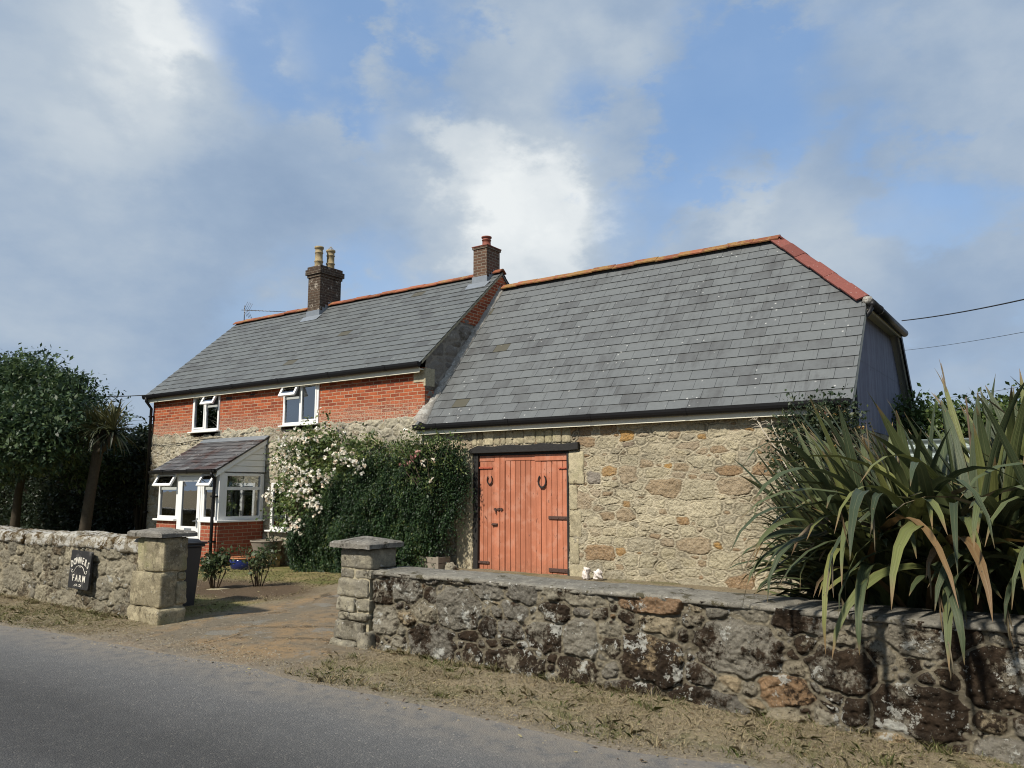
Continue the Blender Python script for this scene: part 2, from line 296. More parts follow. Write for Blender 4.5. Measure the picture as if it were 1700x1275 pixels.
def flax_mat():
    m, nt = new_mat('flax_leaf')
    r = attr(nt, 'rnd'); al = attr(nt, 'along'); ac = attr(nt, 'across')
    c = ramp(nt, r, [(0, (.040, .056, .028)), (.35, (.064, .084, .037)), (.65, (.095, .115, .045)), (.82, (.15, .165, .05)), (.885, (.19, .19, .06)), (.905, (.20, .165, .095)), (.96, (.15, .12, .08)), (.985, (.26, .16, .06)), (1, (.08, .05, .035))])
    st = noise(nt, 1, 3, .6, nd(nt, 'ShaderNodeCombineXYZ', {0: mth(nt, 'MULTIPLY', ac, 14), 1: mth(nt, 'MULTIPLY', al, 2.5), 2: mth(nt, 'MULTIPLY', r, 90)}).outputs[0])
    c = hsvvar(nt, c, st, .55)
    c = mix(nt, mth(nt, 'MULTIPLY', mrange(nt, mth(nt, 'ABSOLUTE', mth(nt, 'SUBTRACT', ac, .5)), .44, .5), .6), c, (.14, .11, .05))
    c = mix(nt, mth(nt, 'MULTIPLY', mrange(nt, mth(nt, 'ABSOLUTE', mth(nt, 'SUBTRACT', ac, .5)), .0, .05, .35, 0), 1.), c, (.20, .20, .10))
    tip = mrange(nt, mth(nt, 'ADD', al, mth(nt, 'MULTIPLY', r, .06)), .97, 1.03, 0, .9)
    c = mix(nt, tip, c, (.22, .14, .07))
    sp = mrange(nt, noise(nt, 45, 2, .5), .70, .74, 0, .7)
    c = mix(nt, sp, c, (.035, .03, .02))
    p = nd(nt, 'ShaderNodeBsdfPrincipled', {'Base Color': c, 'Roughness': .5, 'Specular IOR Level': .36, 'Normal': bump(nt, st, .5, .012)})
    t = nd(nt, 'ShaderNodeBsdfTranslucent', {'Color': c})
    s = nd(nt, 'ShaderNodeMixShader', {0: .12, 1: p.outputs[0], 2: t.outputs[0]})
    o = nd(nt, 'ShaderNodeOutputMaterial'); nt.links.new(s.outputs[0], o.inputs[0])
    return m
MAT['flax'] = flax_mat()

# ------------------------------------------------------------------ object helpers
def tag(o, label=None, cat=None, group=None, kind=None):
    if label: o['label'] = label
    if cat: o['category'] = cat
    if group: o['group'] = group
    if kind: o['kind'] = kind
    return o
def thing(name, label, cat, loc=(0, 0, 0), group=None):
    o = bpy.data.objects.new(name, None); COL.objects.link(o)
    o.location = loc; o.empty_display_size = .2
    return tag(o, label, cat, group)
def base_of(parent):
    b = Vector((0, 0, 0))
    while parent is not None:
        b += parent.location; parent = parent.parent
    return b
def fast_mesh(name, verts, faces_flat, nper, mat, parent=None, fattr=None, pattr=None, uv=None, smooth=False, loc=None):
    """verts Nx3 world; faces_flat int array with nper verts per face"""
    b = np.array(base_of(parent) if parent is not None else (loc or (0, 0, 0)), np.float64)
    verts = np.asarray(verts, np.float64) - b
    me = bpy.data.meshes.new(name)
    nv = len(verts); ff = np.asarray(faces_flat, np.int32).ravel(); nf = len(ff) // nper
    me.vertices.add(nv); me.vertices.foreach_set('co', verts.astype(np.float32).ravel())
    me.loops.add(len(ff)); me.loops.foreach_set('vertex_index', ff)
    me.polygons.add(nf); me.polygons.foreach_set('loop_start', np.arange(0, nf * nper, nper, dtype=np.int32))
    if smooth: me.polygons.foreach_set('use_smooth', np.ones(nf, bool))
    for k, v in (fattr or {}).items():
        a = me.attributes.new(k, 'FLOAT', 'FACE'); a.data.foreach_set('value', np.asarray(v, np.float32))
    for k, v in (pattr or {}).items():
        a = me.attributes.new(k, 'FLOAT', 'POINT'); a.data.foreach_set('value', np.asarray(v, np.float32))
    me.update(calc_edges=True)
    me.materials.append(mat)
    o = bpy.data.objects.new(name, me); COL.objects.link(o)
    if parent is not None: o.parent = parent
    elif loc: o.location = loc
    return o

class MB:
    def __init__(s): s.v = []; s.f = []; s.r = []; s.sm = []
    def add(s, vs, fs, rnd=None, smooth=False):
        k = len(s.v); s.v += [tuple(v) for v in vs]
        r = random.random() if rnd is None else rnd
        for f in fs: s.f.append([i + k for i in f]); s.r.append(r); s.sm.append(smooth)
        return s
    def box(s, x0, x1, y0, y1, z0, z1, rnd=None, M=None, bev=0.):
        if bev:
            b = bev; vs = []; 
            # chamfered box: 24 verts
            import itertools
            fs = []; idx = {}
            X = (x0, x1); Y = (y0, y1); Z = (z0, z1)
            for i, j, k in itertools.product((0, 1), repeat=3):
                sx, sy, sz = (1 if i == 0 else -1), (1 if j == 0 else -1), (1 if k == 0 else -1)
                for ax in range(3):
                    p = [X[i] + sx * b, Y[j] + sy * b, Z[k] + sz * b]
                    p[ax] = (X[i], Y[j], Z[k])[ax]
                    idx[(i, j, k, ax)] = len(vs); vs.append(p)
            q = [(0, 0), (1, 0), (1, 1), (0, 1)]
            for ax in range(3):
                for e in (0, 1):
                    f = []
                    for a, c in q:
                        t = [0, 0, 0]; t[ax] = e; o = [m for m in range(3) if m != ax]; t[o[0]] = a; t[o[1]] = c
                        f.append(idx[(*t, ax)])
                    if (e == 0) == (ax != 1): f = f[::-1]
                    fs.append(f)
            for ax in range(3):           # edges along axis ax
                o = [m for m in range(3) if m != ax]
                for a in (0, 1):
                    for c in (0, 1):
                        t0 = [0, 0, 0]; t1 = [0, 0, 0]; t0[ax] = 0; t1[ax] = 1
                        t0[o[0]] = t1[o[0]] = a; t0[o[1]] = t1[o[1]] = c
                        f = [idx[(*t0, o[0])], idx[(*t1, o[0])], idx[(*t1, o[1])], idx[(*t0, o[1])]]
                        fs.append(f)
            for i, j, k in itertools.product((0, 1), repeat=3): fs.append([idx[(i, j, k, a)] for a in range(3)])
        else:
            vs = [(x0, y0, z0), (x1, y0, z0), (x1, y1, z0), (x0, y1, z0), (x0, y0, z1), (x1, y0, z1), (x1, y1, z1), (x0, y1, z1)]
            fs = [(0, 3, 2, 1), (4, 5, 6, 7), (0, 1, 5, 4), (1, 2, 6, 5), (2, 3, 7, 6), (3, 0, 4, 7)]
        if M is not None: vs = [M @ Vector(v) for v in vs]
        return s.add(vs, fs, rnd)
    def tube(s, pts, r, n=8, cap=True, rnd=None):
        pts = [Vector(p) for p in pts]
        rs = r if isinstance(r, (list, tuple)) else [r] * len(pts)
        vs = []; up = Vector((0, 0, 1)); prev = None
        for i, p in enumerate(pts):
            d = (pts[min(i + 1, len(pts) - 1)] - pts[max(i - 1, 0)]).normalized()
            a = d.cross(up)
            if a.length < .1: a = d.cross(Vector((0, 1, 0))) if prev is None else prev - d * prev.dot(d)
            a.normalize()
            if prev is not None and a.dot(prev) < 0: a = -a
            prev = a; b = d.cross(a)
            for k in range(n):
                t = 2 * math.pi * k / n; vs.append(p + (a * math.cos(t) + b * math.sin(t)) * rs[i])
        fs = []
        for i in range(len(pts) - 1):
            for k in range(n): fs.append((i * n + k, i * n + (k + 1) % n, (i + 1) * n + (k + 1) % n, (i + 1) * n + k))
        if cap: fs.append(tuple(range(n))[::-1]); fs.append(tuple(range((len(pts) - 1) * n, len(pts) * n)))
        return s.add(vs, fs, rnd, True)
    def lathe(s, c, prof, n=16, rnd=None):
        vs = []; fs = []
        for r, z in prof:
            for k in range(n): t = 2 * math.pi * k / n; vs.append((c[0] + r * math.cos(t), c[1] + r * math.sin(t), c[2] + z))
        for i in range(len(prof) - 1):
            for k in range(n): fs.append((i * n + k, i * n + (k + 1) % n, (i + 1) * n + (k + 1) % n, (i + 1) * n + k))
        return s.add(vs, fs, rnd, True)
    def prism(s, poly, a, b, axis='x', rnd=None):
        """poly: list of 2D points in the plane normal to axis, extruded a..b"""
        def P(u, v, w): return {'x': (w, u, v), 'y': (u, w, v), 'z': (u, v, w)}[axis]
        n = len(poly); vs = [P(u, v, a) for u, v in poly] + [P(u, v, b) for u, v in poly]
        fs = [tuple(range(n))[::-1], tuple(range(n, 2 * n))] + [(i, (i + 1) % n, n + (i + 1) % n, n + i) for i in range(n)]
        return s.add(vs, fs, rnd)
    def build(s, name, mat, parent=None, loc=None, bevel=0., recalc=True):
        b = base_of(parent) if parent is not None else Vector(loc or (0, 0, 0))
        me = bpy.data.meshes.new(name)
        me.from_pydata([tuple(Vector(v) - b) for v in s.v], [], s.f)
        if recalc:
            import bmesh
            bm = bmesh.new(); bm.from_mesh(me); bmesh.ops.recalc_face_normals(bm, faces=bm.faces[:]); bm.to_mesh(me); bm.free()
        a = me.attributes.new('rnd', 'FLOAT', 'FACE'); a.data.foreach_set('value', s.r)
        me.polygons.foreach_set('use_smooth', s.sm)
        uv = me.uv_layers.new(name='UVMap')
        for p in me.polygons:
            nx, ny, nz = (abs(c) for c in p.normal)
            for li in p.loop_indices:
                w = me.vertices[me.loops[li].vertex_index].co + b
                uv.data[li].uv = (w.x, w.z) if ny >= nx and ny >= nz else ((w.y, w.z) if nx >= nz else (w.x, w.y))
        me.materials.append(mat); me.update()
        o = bpy.data.objects.new(name, me); COL.objects.link(o)
        if parent is not None: o.parent = parent
        elif loc: o.location = loc
        if bevel:
            m = o.modifiers.new('edge', 'BEVEL'); m.width = bevel; m.segments = 2; m.limit_method = 'ANGLE'
        return o

def rock(mb, x0, x1, y0, y1, z0, z1, rnd=None, r=.02, amp=.018, n=15, seed=0, freq=11, M=None):
    """a worn block: finely divided rounded box with rough faces"""
    c = np.array([(x0 + x1) / 2, (y0 + y1) / 2, (z0 + z1) / 2]); hs = np.array([(x1 - x0) / 2, (y1 - y0) / 2, (z1 - z0) / 2])
    t = np.linspace(-1, 1, n); A, B = np.meshgrid(t, t, indexing='ij'); rd = random.random() if rnd is None else rnd
    for axis_ in range(3):
        for sg in (-1, 1):
            o = [k for k in range(3) if k != axis_]
            P = np.zeros((n, n, 3)); P[..., axis_] = sg; P[..., o[0]] = A; P[..., o[1]] = B
            W = P * hs; inn = np.clip(W, -(hs - r), hs - r); d = W - inn; l = np.linalg.norm(d, axis=-1, keepdims=True)
            nn = np.where(l > 1e-9, d / np.maximum(l, 1e-9), 0); W = inn + nn * r
            X, Y, Z = W[..., 0] + c[0], W[..., 1] + c[1], W[..., 2] + c[2]
            k = amp * (2 * fbm(X * freq + Z * freq * .7, Y * freq + Z * freq * .9, seed) + 1.1 * fbm(X * freq * 3 + Z * 17, Y * freq * 3 + Z * 21, seed + 7))
            W = W + nn * k[..., None] + c
            vs = W.reshape(-1, 3); idx = np.arange(n * n).reshape(n, n)
            q = np.stack([idx[:-1, :-1], idx[1:, :-1], idx[1:, 1:], idx[:-1, 1:]], -1).reshape(-1, 4)
            if (sg > 0) != (axis_ != 1): q = q[:, ::-1]
            V = [tuple(M @ Vector(p)) for p in vs] if M is not None else [tuple(p) for p in vs]
            mb.add(V, q.tolist(), rd, True)
    return mb
CREV = {}
# rubble masonry: irregular stones in a height field
def rubble(W, H, step, sizes, seed, ax=1.5, p=3., warp=.05, mortar=.02, relief=.03, ribbon=False, rough=.012, tilt=.25, rise=.022):
    g = np.random.default_rng(seed)
    nx = int(W / step) + 1; nz = int(H / step) + 1
    xs = np.linspace(0, W, nx); zs = np.linspace(0, H, nz)
    X, Z = np.meshgrid(xs, zs, indexing='ij')
    Xw = X + warp * 2 * fbm(X * 3.1, Z * 3.1, seed) + warp * .5 * fbm(X * 13, Z * 13, seed + 5)
    Zw = Z + warp * 1.6 * fbm(X * 2.7, Z * 3.3, seed + 9) + warp * .4 * fbm(X * 13, Z * 13, seed + 11)
    S = []
    for r, tries in sizes:
        for _ in range(tries):
            x = g.uniform(-.2, W + .2); z = g.uniform(-.1, H + .1); a = ax * g.uniform(.75, 1.35); ok = True
            for (x2, z2, r2, a2) in S:
                if ((abs(x - x2) / (.5 * (a + a2))) ** p + abs(z - z2) ** p) ** (1 / p) < .86 * (r + r2): ok = False; break
            if ok: S.append((x, z, r * g.uniform(.9, 1.1), a))
    F1 = np.full(X.shape, 9., np.float32); F2 = F1.copy(); ID = np.zeros(X.shape, np.int32)
    for i, (x, z, r, a) in enumerate(S):
        m = r + .5
        i0, i1 = max(0, int((x - m * a) / step)), min(nx, int((x + m * a) / step) + 1)
        k0, k1 = max(0, int((z - m) / step)), min(nz, int((z + m) / step) + 1)
        if i1 <= i0 or k1 <= k0: continue
        d = ((np.abs(Xw[i0:i1, k0:k1] - x) / a) ** p + np.abs(Zw[i0:i1, k0:k1] - z) ** p) ** (1 / p) - r
        f1 = F1[i0:i1, k0:k1]; f2 = F2[i0:i1, k0:k1]; near = d < f1
        F2[i0:i1, k0:k1] = np.where(near, f1, np.minimum(f2, d)); ID[i0:i1, k0:k1] = np.where(near, i, ID[i0:i1, k0:k1]); F1[i0:i1, k0:k1] = np.where(near, d, f1)
    e = (F2 - F1) * .5
    n = len(S); r1 = g.random(n); r2 = g.random(n); hb = g.uniform(.55, 1.15, n); tx = g.normal(0, tilt, n); tz = g.normal(0, tilt, n)
    sx = np.array([q[0] for q in S]); sz = np.array([q[1] for q in S])
    face = np.clip(e - mortar * .5, 0, None)
    dome = sstep(0, rise, face) * .75 + np.clip(face / .12, 0, 1) * .25
    h = relief * dome * hb[ID] + dome * relief * (tx[ID] * (Xw - sx[ID]) * 4 + tz[ID] * (Zw - sz[ID]) * 4)
    h += dome * rough * 2 * fbm(X * 16, Z * 16, seed + 20, 4) + rough * 1.0 * fbm(X * 40, Z * 40, seed + 30, 3) + rough * 1.2 * fbm(X * 6, Z * 6, seed + 31, 3)
    if ribbon:
        crk = np.clip(.25 + 1.8 * fbm(X * 4.5, Z * 4.5, seed + 40), 0, 1.1)
        h += .004 * sstep(.010, .002, e) - .018 * crk * np.exp(-((e - .013) / .0060) ** 2) - .02 * np.clip(fbm(X * 7, Z * 9, seed + 41) - .24, 0, 1)
    edge = np.clip(e / mortar - .3, 0, 1)
    cv = np.exp(-((e - (mortar * .5 + .003)) / .0065) ** 2) * np.clip(.35 + 2.2 * fbm(X * 3.7, Z * 3.7, seed + 50), 0, 1)
    CREV[id(edge)] = cv
    return X, Z, h.astype(np.float32), edge, r1[ID], r2[ID]
def wall_mesh(name, rb, fn, mat, parent, holes=(), loc=None):
    X, Z, h, edge, r1, r2 = rb
    nx, nz = X.shape
    V = fn(X, Z, h); V = np.stack(V, -1).reshape(-1, 3)
    idx = np.arange(nx * nz).reshape(nx, nz)
    q = np.stack([idx[:-1, :-1], idx[1:, :-1], idx[1:, 1:], idx[:-1, 1:]], -1)
    cx = (X[:-1, :-1] + X[1:, 1:]) / 2; cz = (Z[:-1, :-1] + Z[1:, 1:]) / 2
    keep = np.ones(cx.shape, bool)
    for (a, b, c, d) in holes: keep &= ~((cx > a) & (cx < b) & (cz > c) & (cz < d))
    return fast_mesh(name, V, q[keep].ravel(), 4, mat, parent, pattr={'edge': edge.ravel(), 'srnd': r1.ravel(), 'srnd2': r2.ravel(), 'crev': CREV[id(edge)].ravel()}, smooth=True, loc=loc)

# leaves: one quad each
def leaf_quads(P, D, N, L, Wd):
    """P base, D direction, N rough normal, L length, Wd width (arrays)"""
    D = D / np.linalg.norm(D, axis=1, keepdims=True)
    S = np.cross(D, N); S /= np.maximum(np.linalg.norm(S, axis=1, keepdims=True), 1e-6)
    L = L[:, None]; Wd = Wd[:, None]
    up = np.cross(S, D)
    a = P; b = P + D * L * .5 + S * Wd * .5 + up * Wd * .12; c = P + D * L; d = P + D * L * .5 - S * Wd * .5 + up * Wd * .12
    V = np.stack([a, b, c, d], 1).reshape(-1, 3)
    F = np.arange(len(P) * 4)
    return V, F
def rdir(n, g=rng):
    v = g.normal(size=(n, 3)); return v / np.linalg.norm(v, axis=1, keepdims=True)
def leaves(name, P, D, mat, parent, size, aspect=.5, N=None, rnd=None, loc=None, vary=.5):
    n = len(P)
    if N is None: N = rdir(n) + np.array((0, 0, .8))
    L = size * (1 + vary * (rng.random(n) * 2 - 1))
    V, F = leaf_quads(P, D, N, L, L * aspect)
    r = rng.random(n) if rnd is None else np.clip(rnd + .18 * rng.normal(size=n), 0, 1)
    return fast_mesh(name, V, F, 4, mat, parent, fattr={'rnd': r}, loc=loc)

# ================================================================== CAMERA, LIGHT, SKY
cam = bpy.data.cameras.new('Camera'); co = bpy.data.objects.new('Camera', cam); COL.objects.link(co); scene.camera = co
co.location = (0, 0, 1.6); co.rotation_euler = (R(97.6), 0, R(35.3))
cam.sensor_width = 36; cam.lens = 36 * 1300 / 1700; cam.clip_end = 3000; cam.clip_start = .05
SUN_AZ = Vector((-.13, -.99, 0)).normalized(); SUN_EL = R(44)
sd = Vector((SUN_AZ.x * math.cos(SUN_EL), SUN_AZ.y * math.cos(SUN_EL), math.sin(SUN_EL)))
sl = bpy.data.lights.new('sun', 'SUN'); sl.energy = 3.8; sl.angle = R(3.); sl.color = (1., .93, .82)
so = bpy.data.objects.new('sun', sl); COL.objects.link(so); so.rotation_euler = sd.to_track_quat('Z', 'Y').to_euler(); so.location = (0, 0, 20)

def pixdir(px, py):
    a = (px - 850) / 1300; b = (637.5 - py) / 1300; P = R(7.6); Y = R(35.3)
    s, c, sp, cp = math.sin(Y), math.cos(Y), math.sin(P), math.cos(P)
    return Vector((a * c + b * s * sp - s * cp, a * s - b * c * sp + c * cp, b * cp + sp)).normalized()
world = bpy.data.worlds.new('World'); scene.world = world; world.use_nodes = True
nt = world.node_tree; nt.nodes.clear()
sky = nd(nt, 'ShaderNodeTexSky', sky_type='NISHITA', sun_disc=False, sun_elevation=SUN_EL, sun_rotation=math.atan2(SUN_AZ.x, SUN_AZ.y), altitude=50., air_density=1., dust_density=1.2, ozone_density=1.5)
SKY_K = .10
D = nd(nt, 'ShaderNodeTexCoord').outputs['Generated']
sep = nd(nt, 'ShaderNodeSeparateXYZ', {0: D})
zz = mth(nt, 'ADD', mth(nt, 'MAXIMUM', sep.outputs[2], 0.), .22)
pl = nd(nt, 'ShaderNodeCombineXYZ', {0: mth(nt, 'DIVIDE', sep.outputs[0], zz), 1: mth(nt, 'DIVIDE', sep.outputs[1], zz), 2: 0.}).outputs[0]
pl = nd(nt, 'ShaderNodeMapping', {'Vector': D, 'Scale': (1, 1, 1.7)}).outputs[0]
c_big = noise(nt, 2.4, 9, .56, pl, .0)
c_mid = noise(nt, 6.5, 8, .55, nd(nt, 'ShaderNodeVectorMath', {0: pl, 1: (3.1, 7.7, 1.)}, operation='ADD').outputs[0], .0)
wisp = noise(nt, 4.2, 6, .5, nd(nt, 'ShaderNodeMapping', {'Vector': pl, 'Rotation': (0, .4, .5), 'Scale': (1.4, .8, 1)}).outputs[0], .15)
fine = noise(nt, 13, 9, .62, pl)
warp = mth(nt, 'ADD', mth(nt, 'MULTIPLY_ADD', c_mid, .16, -.08), mth(nt, 'MULTIPLY_ADD', fine, .09, -.045))
def blob(px, py, deg, soft=1.):
    """a soft round patch of sky round a fixed compass direction, its rim broken up by the cloud noise"""
    d = pixdir(px, py)
    dot = nd(nt, 'ShaderNodeVectorMath', {0: nd(nt, 'ShaderNodeVectorMath', {0: D}, operation='NORMALIZE').outputs[0], 1: d}, operation='DOT_PRODUCT').outputs['Value']
    ang = mth(nt, 'ARCCOSINE', mth(nt, 'MINIMUM', dot, .99999))
    ang = mth(nt, 'ADD', ang, mth(nt, 'MULTIPLY', warp, 1.9))
    return mrange(nt, ang, R(deg) * (1 - .75 * soft), R(deg), 1, 0)
def acc(lst):
    t = None
    for px, py, dg, w in lst:
        b = mth(nt, 'MULTIPLY', blob(px, py, dg), w); t = b if t is None else mth(nt, 'ADD', t, b)
    return t
holes = acc([(470, 90, 8, .5), (700, 170, 7, .3), (1060, 350, 7, .45), (1190, 190, 8, .5), (1450, 140, 10, .5), (960, 150, 6, .3), (1560, 300, 7, .35), (430, 460, 9, .22), (650, 420, 6, .3), (740, 40, 6, .2)])
cover = acc([(1000, 330, 7, .2), (860, 90, 7, .25), (1300, 220, 5, .18), (560, 60, 5, .15), (1600, 80, 12, .3), (1250, 330, 8, .18), (620, 270, 8, .15), (300, 300, 14, .2), (110, 240, 15, .35), (820, 330, 9, .32), (1000, 60, 5, .2), (1300, 60, 5, .12), (1350, 500, 9, .2), (250, 430, 9, .2)])
bright = acc([(830, 330, 10, .42), (780, 270, 5, .22), (880, 360, 6, .35), (190, 90, 12, .5), (270, 50, 5, .3), (1060, 80, 5, .2), (1340, 420, 8, .22), (1180, 330, 4, .2)])
dens = mth(nt, 'ADD', mth(nt, 'MULTIPLY', c_big, .95), mth(nt, 'MULTIPLY_ADD', c_mid, .5, -.25))
dens = mth(nt, 'SUBTRACT', mth(nt, 'ADD', dens, cover), mth(nt, 'MULTIPLY', holes, .80))
dens = mth(nt, 'ADD', dens, mth(nt, 'MULTIPLY_ADD', fine, .5, -.25))
alpha = mrange(nt, dens, .06, .50, .26, .98)
lum = mth(nt, 'ADD', mth(nt, 'MULTIPLY_ADD', wisp, .85, -.17), mth(nt, 'MULTIPLY', bright, mth(nt, 'MULTIPLY_ADD', c_mid, 1.1, .30)))
lum = mth(nt, 'ADD', lum, mth(nt, 'MULTIPLY_ADD', fine, .34, -.17))
ccol = ramp(nt, lum, [(0., (.18, .25, .36)), (.25, (.235, .305, .405)), (.55, (.345, .40, .46)), (.75, (.46, .50, .53)), (1., (.60, .625, .63))])
# low in the sky the cloud thins into pale blue haze
hz = mrange(nt, sep.outputs[2], .0, .42, .95, 0)
base = nd(nt, 'ShaderNodeVectorMath', {0: sky.outputs[0], 1: (SKY_K * 1.5, SKY_K * 1.5, SKY_K * 1.5)}, operation='MULTIPLY').outputs[0]
base = mix(nt, .65, base, (.125, .245, .46))
base = mix(nt, mth(nt, 'MULTIPLY', hz, .8), base, (.355, .455, .565))
final = mix(nt, alpha, base, ccol)
final = nd(nt, 'ShaderNodeVectorMath', {0: final, 3: 1. / SKY_K}, operation='SCALE').outputs[0]
bg = nd(nt, 'ShaderNodeBackground', {'Color': final, 'Strength': SKY_K}); wo = nd(nt, 'ShaderNodeOutputWorld'); nt.links.new(bg.outputs[0], wo.inputs[0])
vs = scene.view_settings; vs.view_transform = 'Standard'; vs.look = 'None'; vs.exposure = .5; vs.gamma = 1.
scene.cycles.max_bounces = 6; scene.cycles.diffuse_bounces = 3; scene.cycles.transparent_max_bounces = 8; scene.cycles.sample_clamp_indirect = 5
scene.cycles.filter_width = 1.05; scene.cycles.caustics_reflective = False; scene.cycles.caustics_refractive = False

# ================================================================== GROUND AND ROAD
EX = np.array([-400, -60, -20, -13, -10.5, -9.44, -7.44, -6.22, -5.35, -4.62, -3.8, -3.3, -2.75, -2.41, -2.08, -1.71, 0, 3, 60, 400], float)
EY = np.array([-20, 1.2, 3.75, 4.15, 4.29, 4.42, 4.54, 4.66, 4.53, 4.60, 4.60, 4.59, 4.53, 4.53, 4.58, 4.69, 4.8, 4.75, 3., -20], float) - .06
def edge_y(x): return np.interp(x, EX, EY)
def ground_h(x, y):
    d = y - edge_y(x) + .12 * fbm(x * 1.7, y * .5, 41) + .05 * fbm(x * 9, y * 4, 43)
    h = -.035 + .047 * sstep(-.10, .10, d) + .03 * sstep(.2, 1.2, d)
    verge = sstep(.0, .35, d) * sstep(7.0, 5.6, y)
    gate = sstep(-9.2, -8.6, x) * sstep(-5.6, -6.1, x)
    h = h + verge * (1 - .85 * gate) * (.05 * fbm(x * 3, y * 3, 45) + .045 * fbm(x * 11, y * 11, 47) + .02 * fbm(x * 30, y * 30, 48))
    h = h - .03 * sstep(5.8, 7.5, y) * sstep(-10, -13, x)
    h = h + .17 * sstep(6.5, 10.5, y) * sstep(-11.5, -8.5, x)
    h = h + sstep(5.8, 6.5, y) * (.05 * fbm(x * .9, y * .9, 49) + .03 * fbm(x * 5, y * 5, 50)) * sstep(60, 30, y)
    return h
def axis(*segs):
    out = []
    for a, b, st in segs: out += list(np.arange(a, b, st))
    return np.array(out + [segs[-1][1]])
gx = axis((-420, -60, 40), (-60, -24, 3), (-24, -14.5, .25), (-14.5, 1.2, .05), (1.2, 6, .4), (6, 60, 6), (60, 420, 40))
gy = axis((-300, -20, 40), (-20, 3, 2), (3, 4.2, .12), (4.2, 5.9, .035), (5.9, 10, .08), (10, 16, .3), (16, 60, 4), (60, 640, 40))
GX, GY = np.meshgrid(gx, gy, indexing='ij'); GH = ground_h(GX, GY)
idx = np.arange(GX.size).reshape(GX.shape)
q = np.stack([idx[:-1, :-1], idx[1:, :-1], idx[1:, 1:], idx[:-1, 1:]], -1)
wob = .5 * fbm(GX * .9, GY * .9, 60) + .25 * fbm(GX * 4, GY * 4, 61)
drive = sstep(-9.3, -8.6, GX + wob) * sstep(-5.3, -6.0, GX + wob) * sstep(4.3, 4.9, GY) * sstep(10.6, 9.6, GY + wob)
dl = GX + (GY - 5.9) * .24 + 8.62             # left edge of the track runs back and slightly left
drive = np.maximum(drive * sstep(-.25, .15, dl + wob * .6), sstep(-9.0, -8.2, GX) * sstep(-5.2, -6.2, GX) * sstep(5.9, 5.3, GY))
soil = sstep(1.5, .9, np.hypot((GX + 10.9) / 1.5, (GY - 7.75 + .1 * (GX + 10)) / .75) + wob * .6)
lawn = sstep(-.15, -.45, dl + wob * .7) * (1 - soil) * sstep(5.5, 5.9, GY)
edged = np.clip(1 - np.abs(GY - edge_y(GX)) / .5, 0, 1)
go = fast_mesh('ground', np.stack([GX, GY, GH], -1).reshape(-1, 3), q.ravel(), 4, None or bpy.data.materials.new('tmp'), pattr={'drive': drive.ravel(), 'soil': soil.ravel(), 'lawn': lawn.ravel(), 'edged': edged.ravel()}, smooth=True)
tag(go, kind='structure')
def ground_mat():
    m, nt = new_mat('dry_verge_earth')
    n1 = noise(nt, 1.3, 5, .6); n2 = noise(nt, 9, 6, .7); n3 = noise(nt, 45, 5, .75); n4 = noise(nt, 140, 3)
    fib = noise(nt, 1, 4, .7, nd(nt, 'ShaderNodeMapping', {'Vector': pos(nt), 'Rotation': (0, 0, .6), 'Scale': (28, 90, 30)}).outputs[0])
    c = ramp(nt, mth(nt, 'MULTIPLY_ADD', n2, .6, mth(nt, 'MULTIPLY', n1, .4)), [(.3, (.15, .12, .082)), (.45, (.22, .18, .12)), (.55, (.25, .21, .14)), (.7, (.31, .265, .175))])
    c = mix(nt, mrange(nt, mth(nt, 'ADD', n1, mth(nt, 'MULTIPLY_ADD', n2, .4, -.2)), .54, .64, 0, .6), c, (.105, .11, .04))
    c = mix(nt, mrange(nt, fib, .52, .64, 0, .75), c, (.34, .285, .175))
    c = mix(nt, mrange(nt, noise(nt, 18, 5, .75), .52, .64, 0, .75), c, (.075, .058, .038))
    dr = mix(nt, mrange(nt, n1, .4, .62), (.20, .17, .125), (.31, .215, .12))
    dr = mix(nt, mrange(nt, n2, .5, .62, 0, .6), dr, (.13, .115, .09))
    dr = mix(nt, mrange(nt, noise(nt, 1.9, 5, .65), .56, .62, 0, .8), dr, (.23, .22, .19))
    dr = mix(nt, mrange(nt, n3, .52, .64, 0, .7), dr, (.085, .068, .047))
    dr = mix(nt, mrange(nt, n3, .42, .34, 0, .5), dr, (.33, .28, .20))
    cr = nd(nt, 'ShaderNodeTexVoronoi', {'Vector': nd(nt, 'ShaderNodeVectorMath', {0: pos(nt), 1: nd(nt, 'ShaderNodeVectorMath', {0: nd(nt, 'ShaderNodeCombineXYZ', {0: n2, 1: n3, 2: 0.}).outputs[0], 3: .5}, operation='SCALE').outputs[0]}, operation='ADD').outputs[0], 'Scale': .8}, feature='DISTANCE_TO_EDGE').outputs[0]
    crk = mth(nt, 'MULTIPLY', mrange(nt, cr, .005, .022, .85, 0), mrange(nt, n1, .42, .56))
    dr = mix(nt, crk, dr, (.045, .035, .025))
    c = mix(nt, mth(nt, 'MULTIPLY', attr(nt, 'drive'), .95), c, dr)
    la = mix(nt, mrange(nt, mth(nt, 'ADD', n1, mth(nt, 'MULTIPLY_ADD', n3, .4, -.2)), .4, .6), (.26, .21, .10), (.15, .15, .055))
    c = mix(nt, attr(nt, 'lawn'), c, la)
    c = mix(nt, mth(nt, 'MULTIPLY', attr(nt, 'soil'), .9), c, hsvvar(nt, (.10, .07, .045), n3, .6))
    c = mix(nt, mth(nt, 'MULTIPLY', attr(nt, 'edged'), .7), c, hsvvar(nt, (.21, .185, .15), n3, .3))
    c = hsvvar(nt, c, n3, .55)
    c = mix(nt, mrange(nt, voro(nt, 26), .05, .12, .5, 0), c, (.40, .36, .28))
    h = mth(nt, 'ADD', mth(nt, 'ADD', n3, mth(nt, 'MULTIPLY', n4, .5)), mth(nt, 'MULTIPLY', fib, .4))
    return finish(m, nt, c, .95, bump(nt, h, .9, .02), .1)
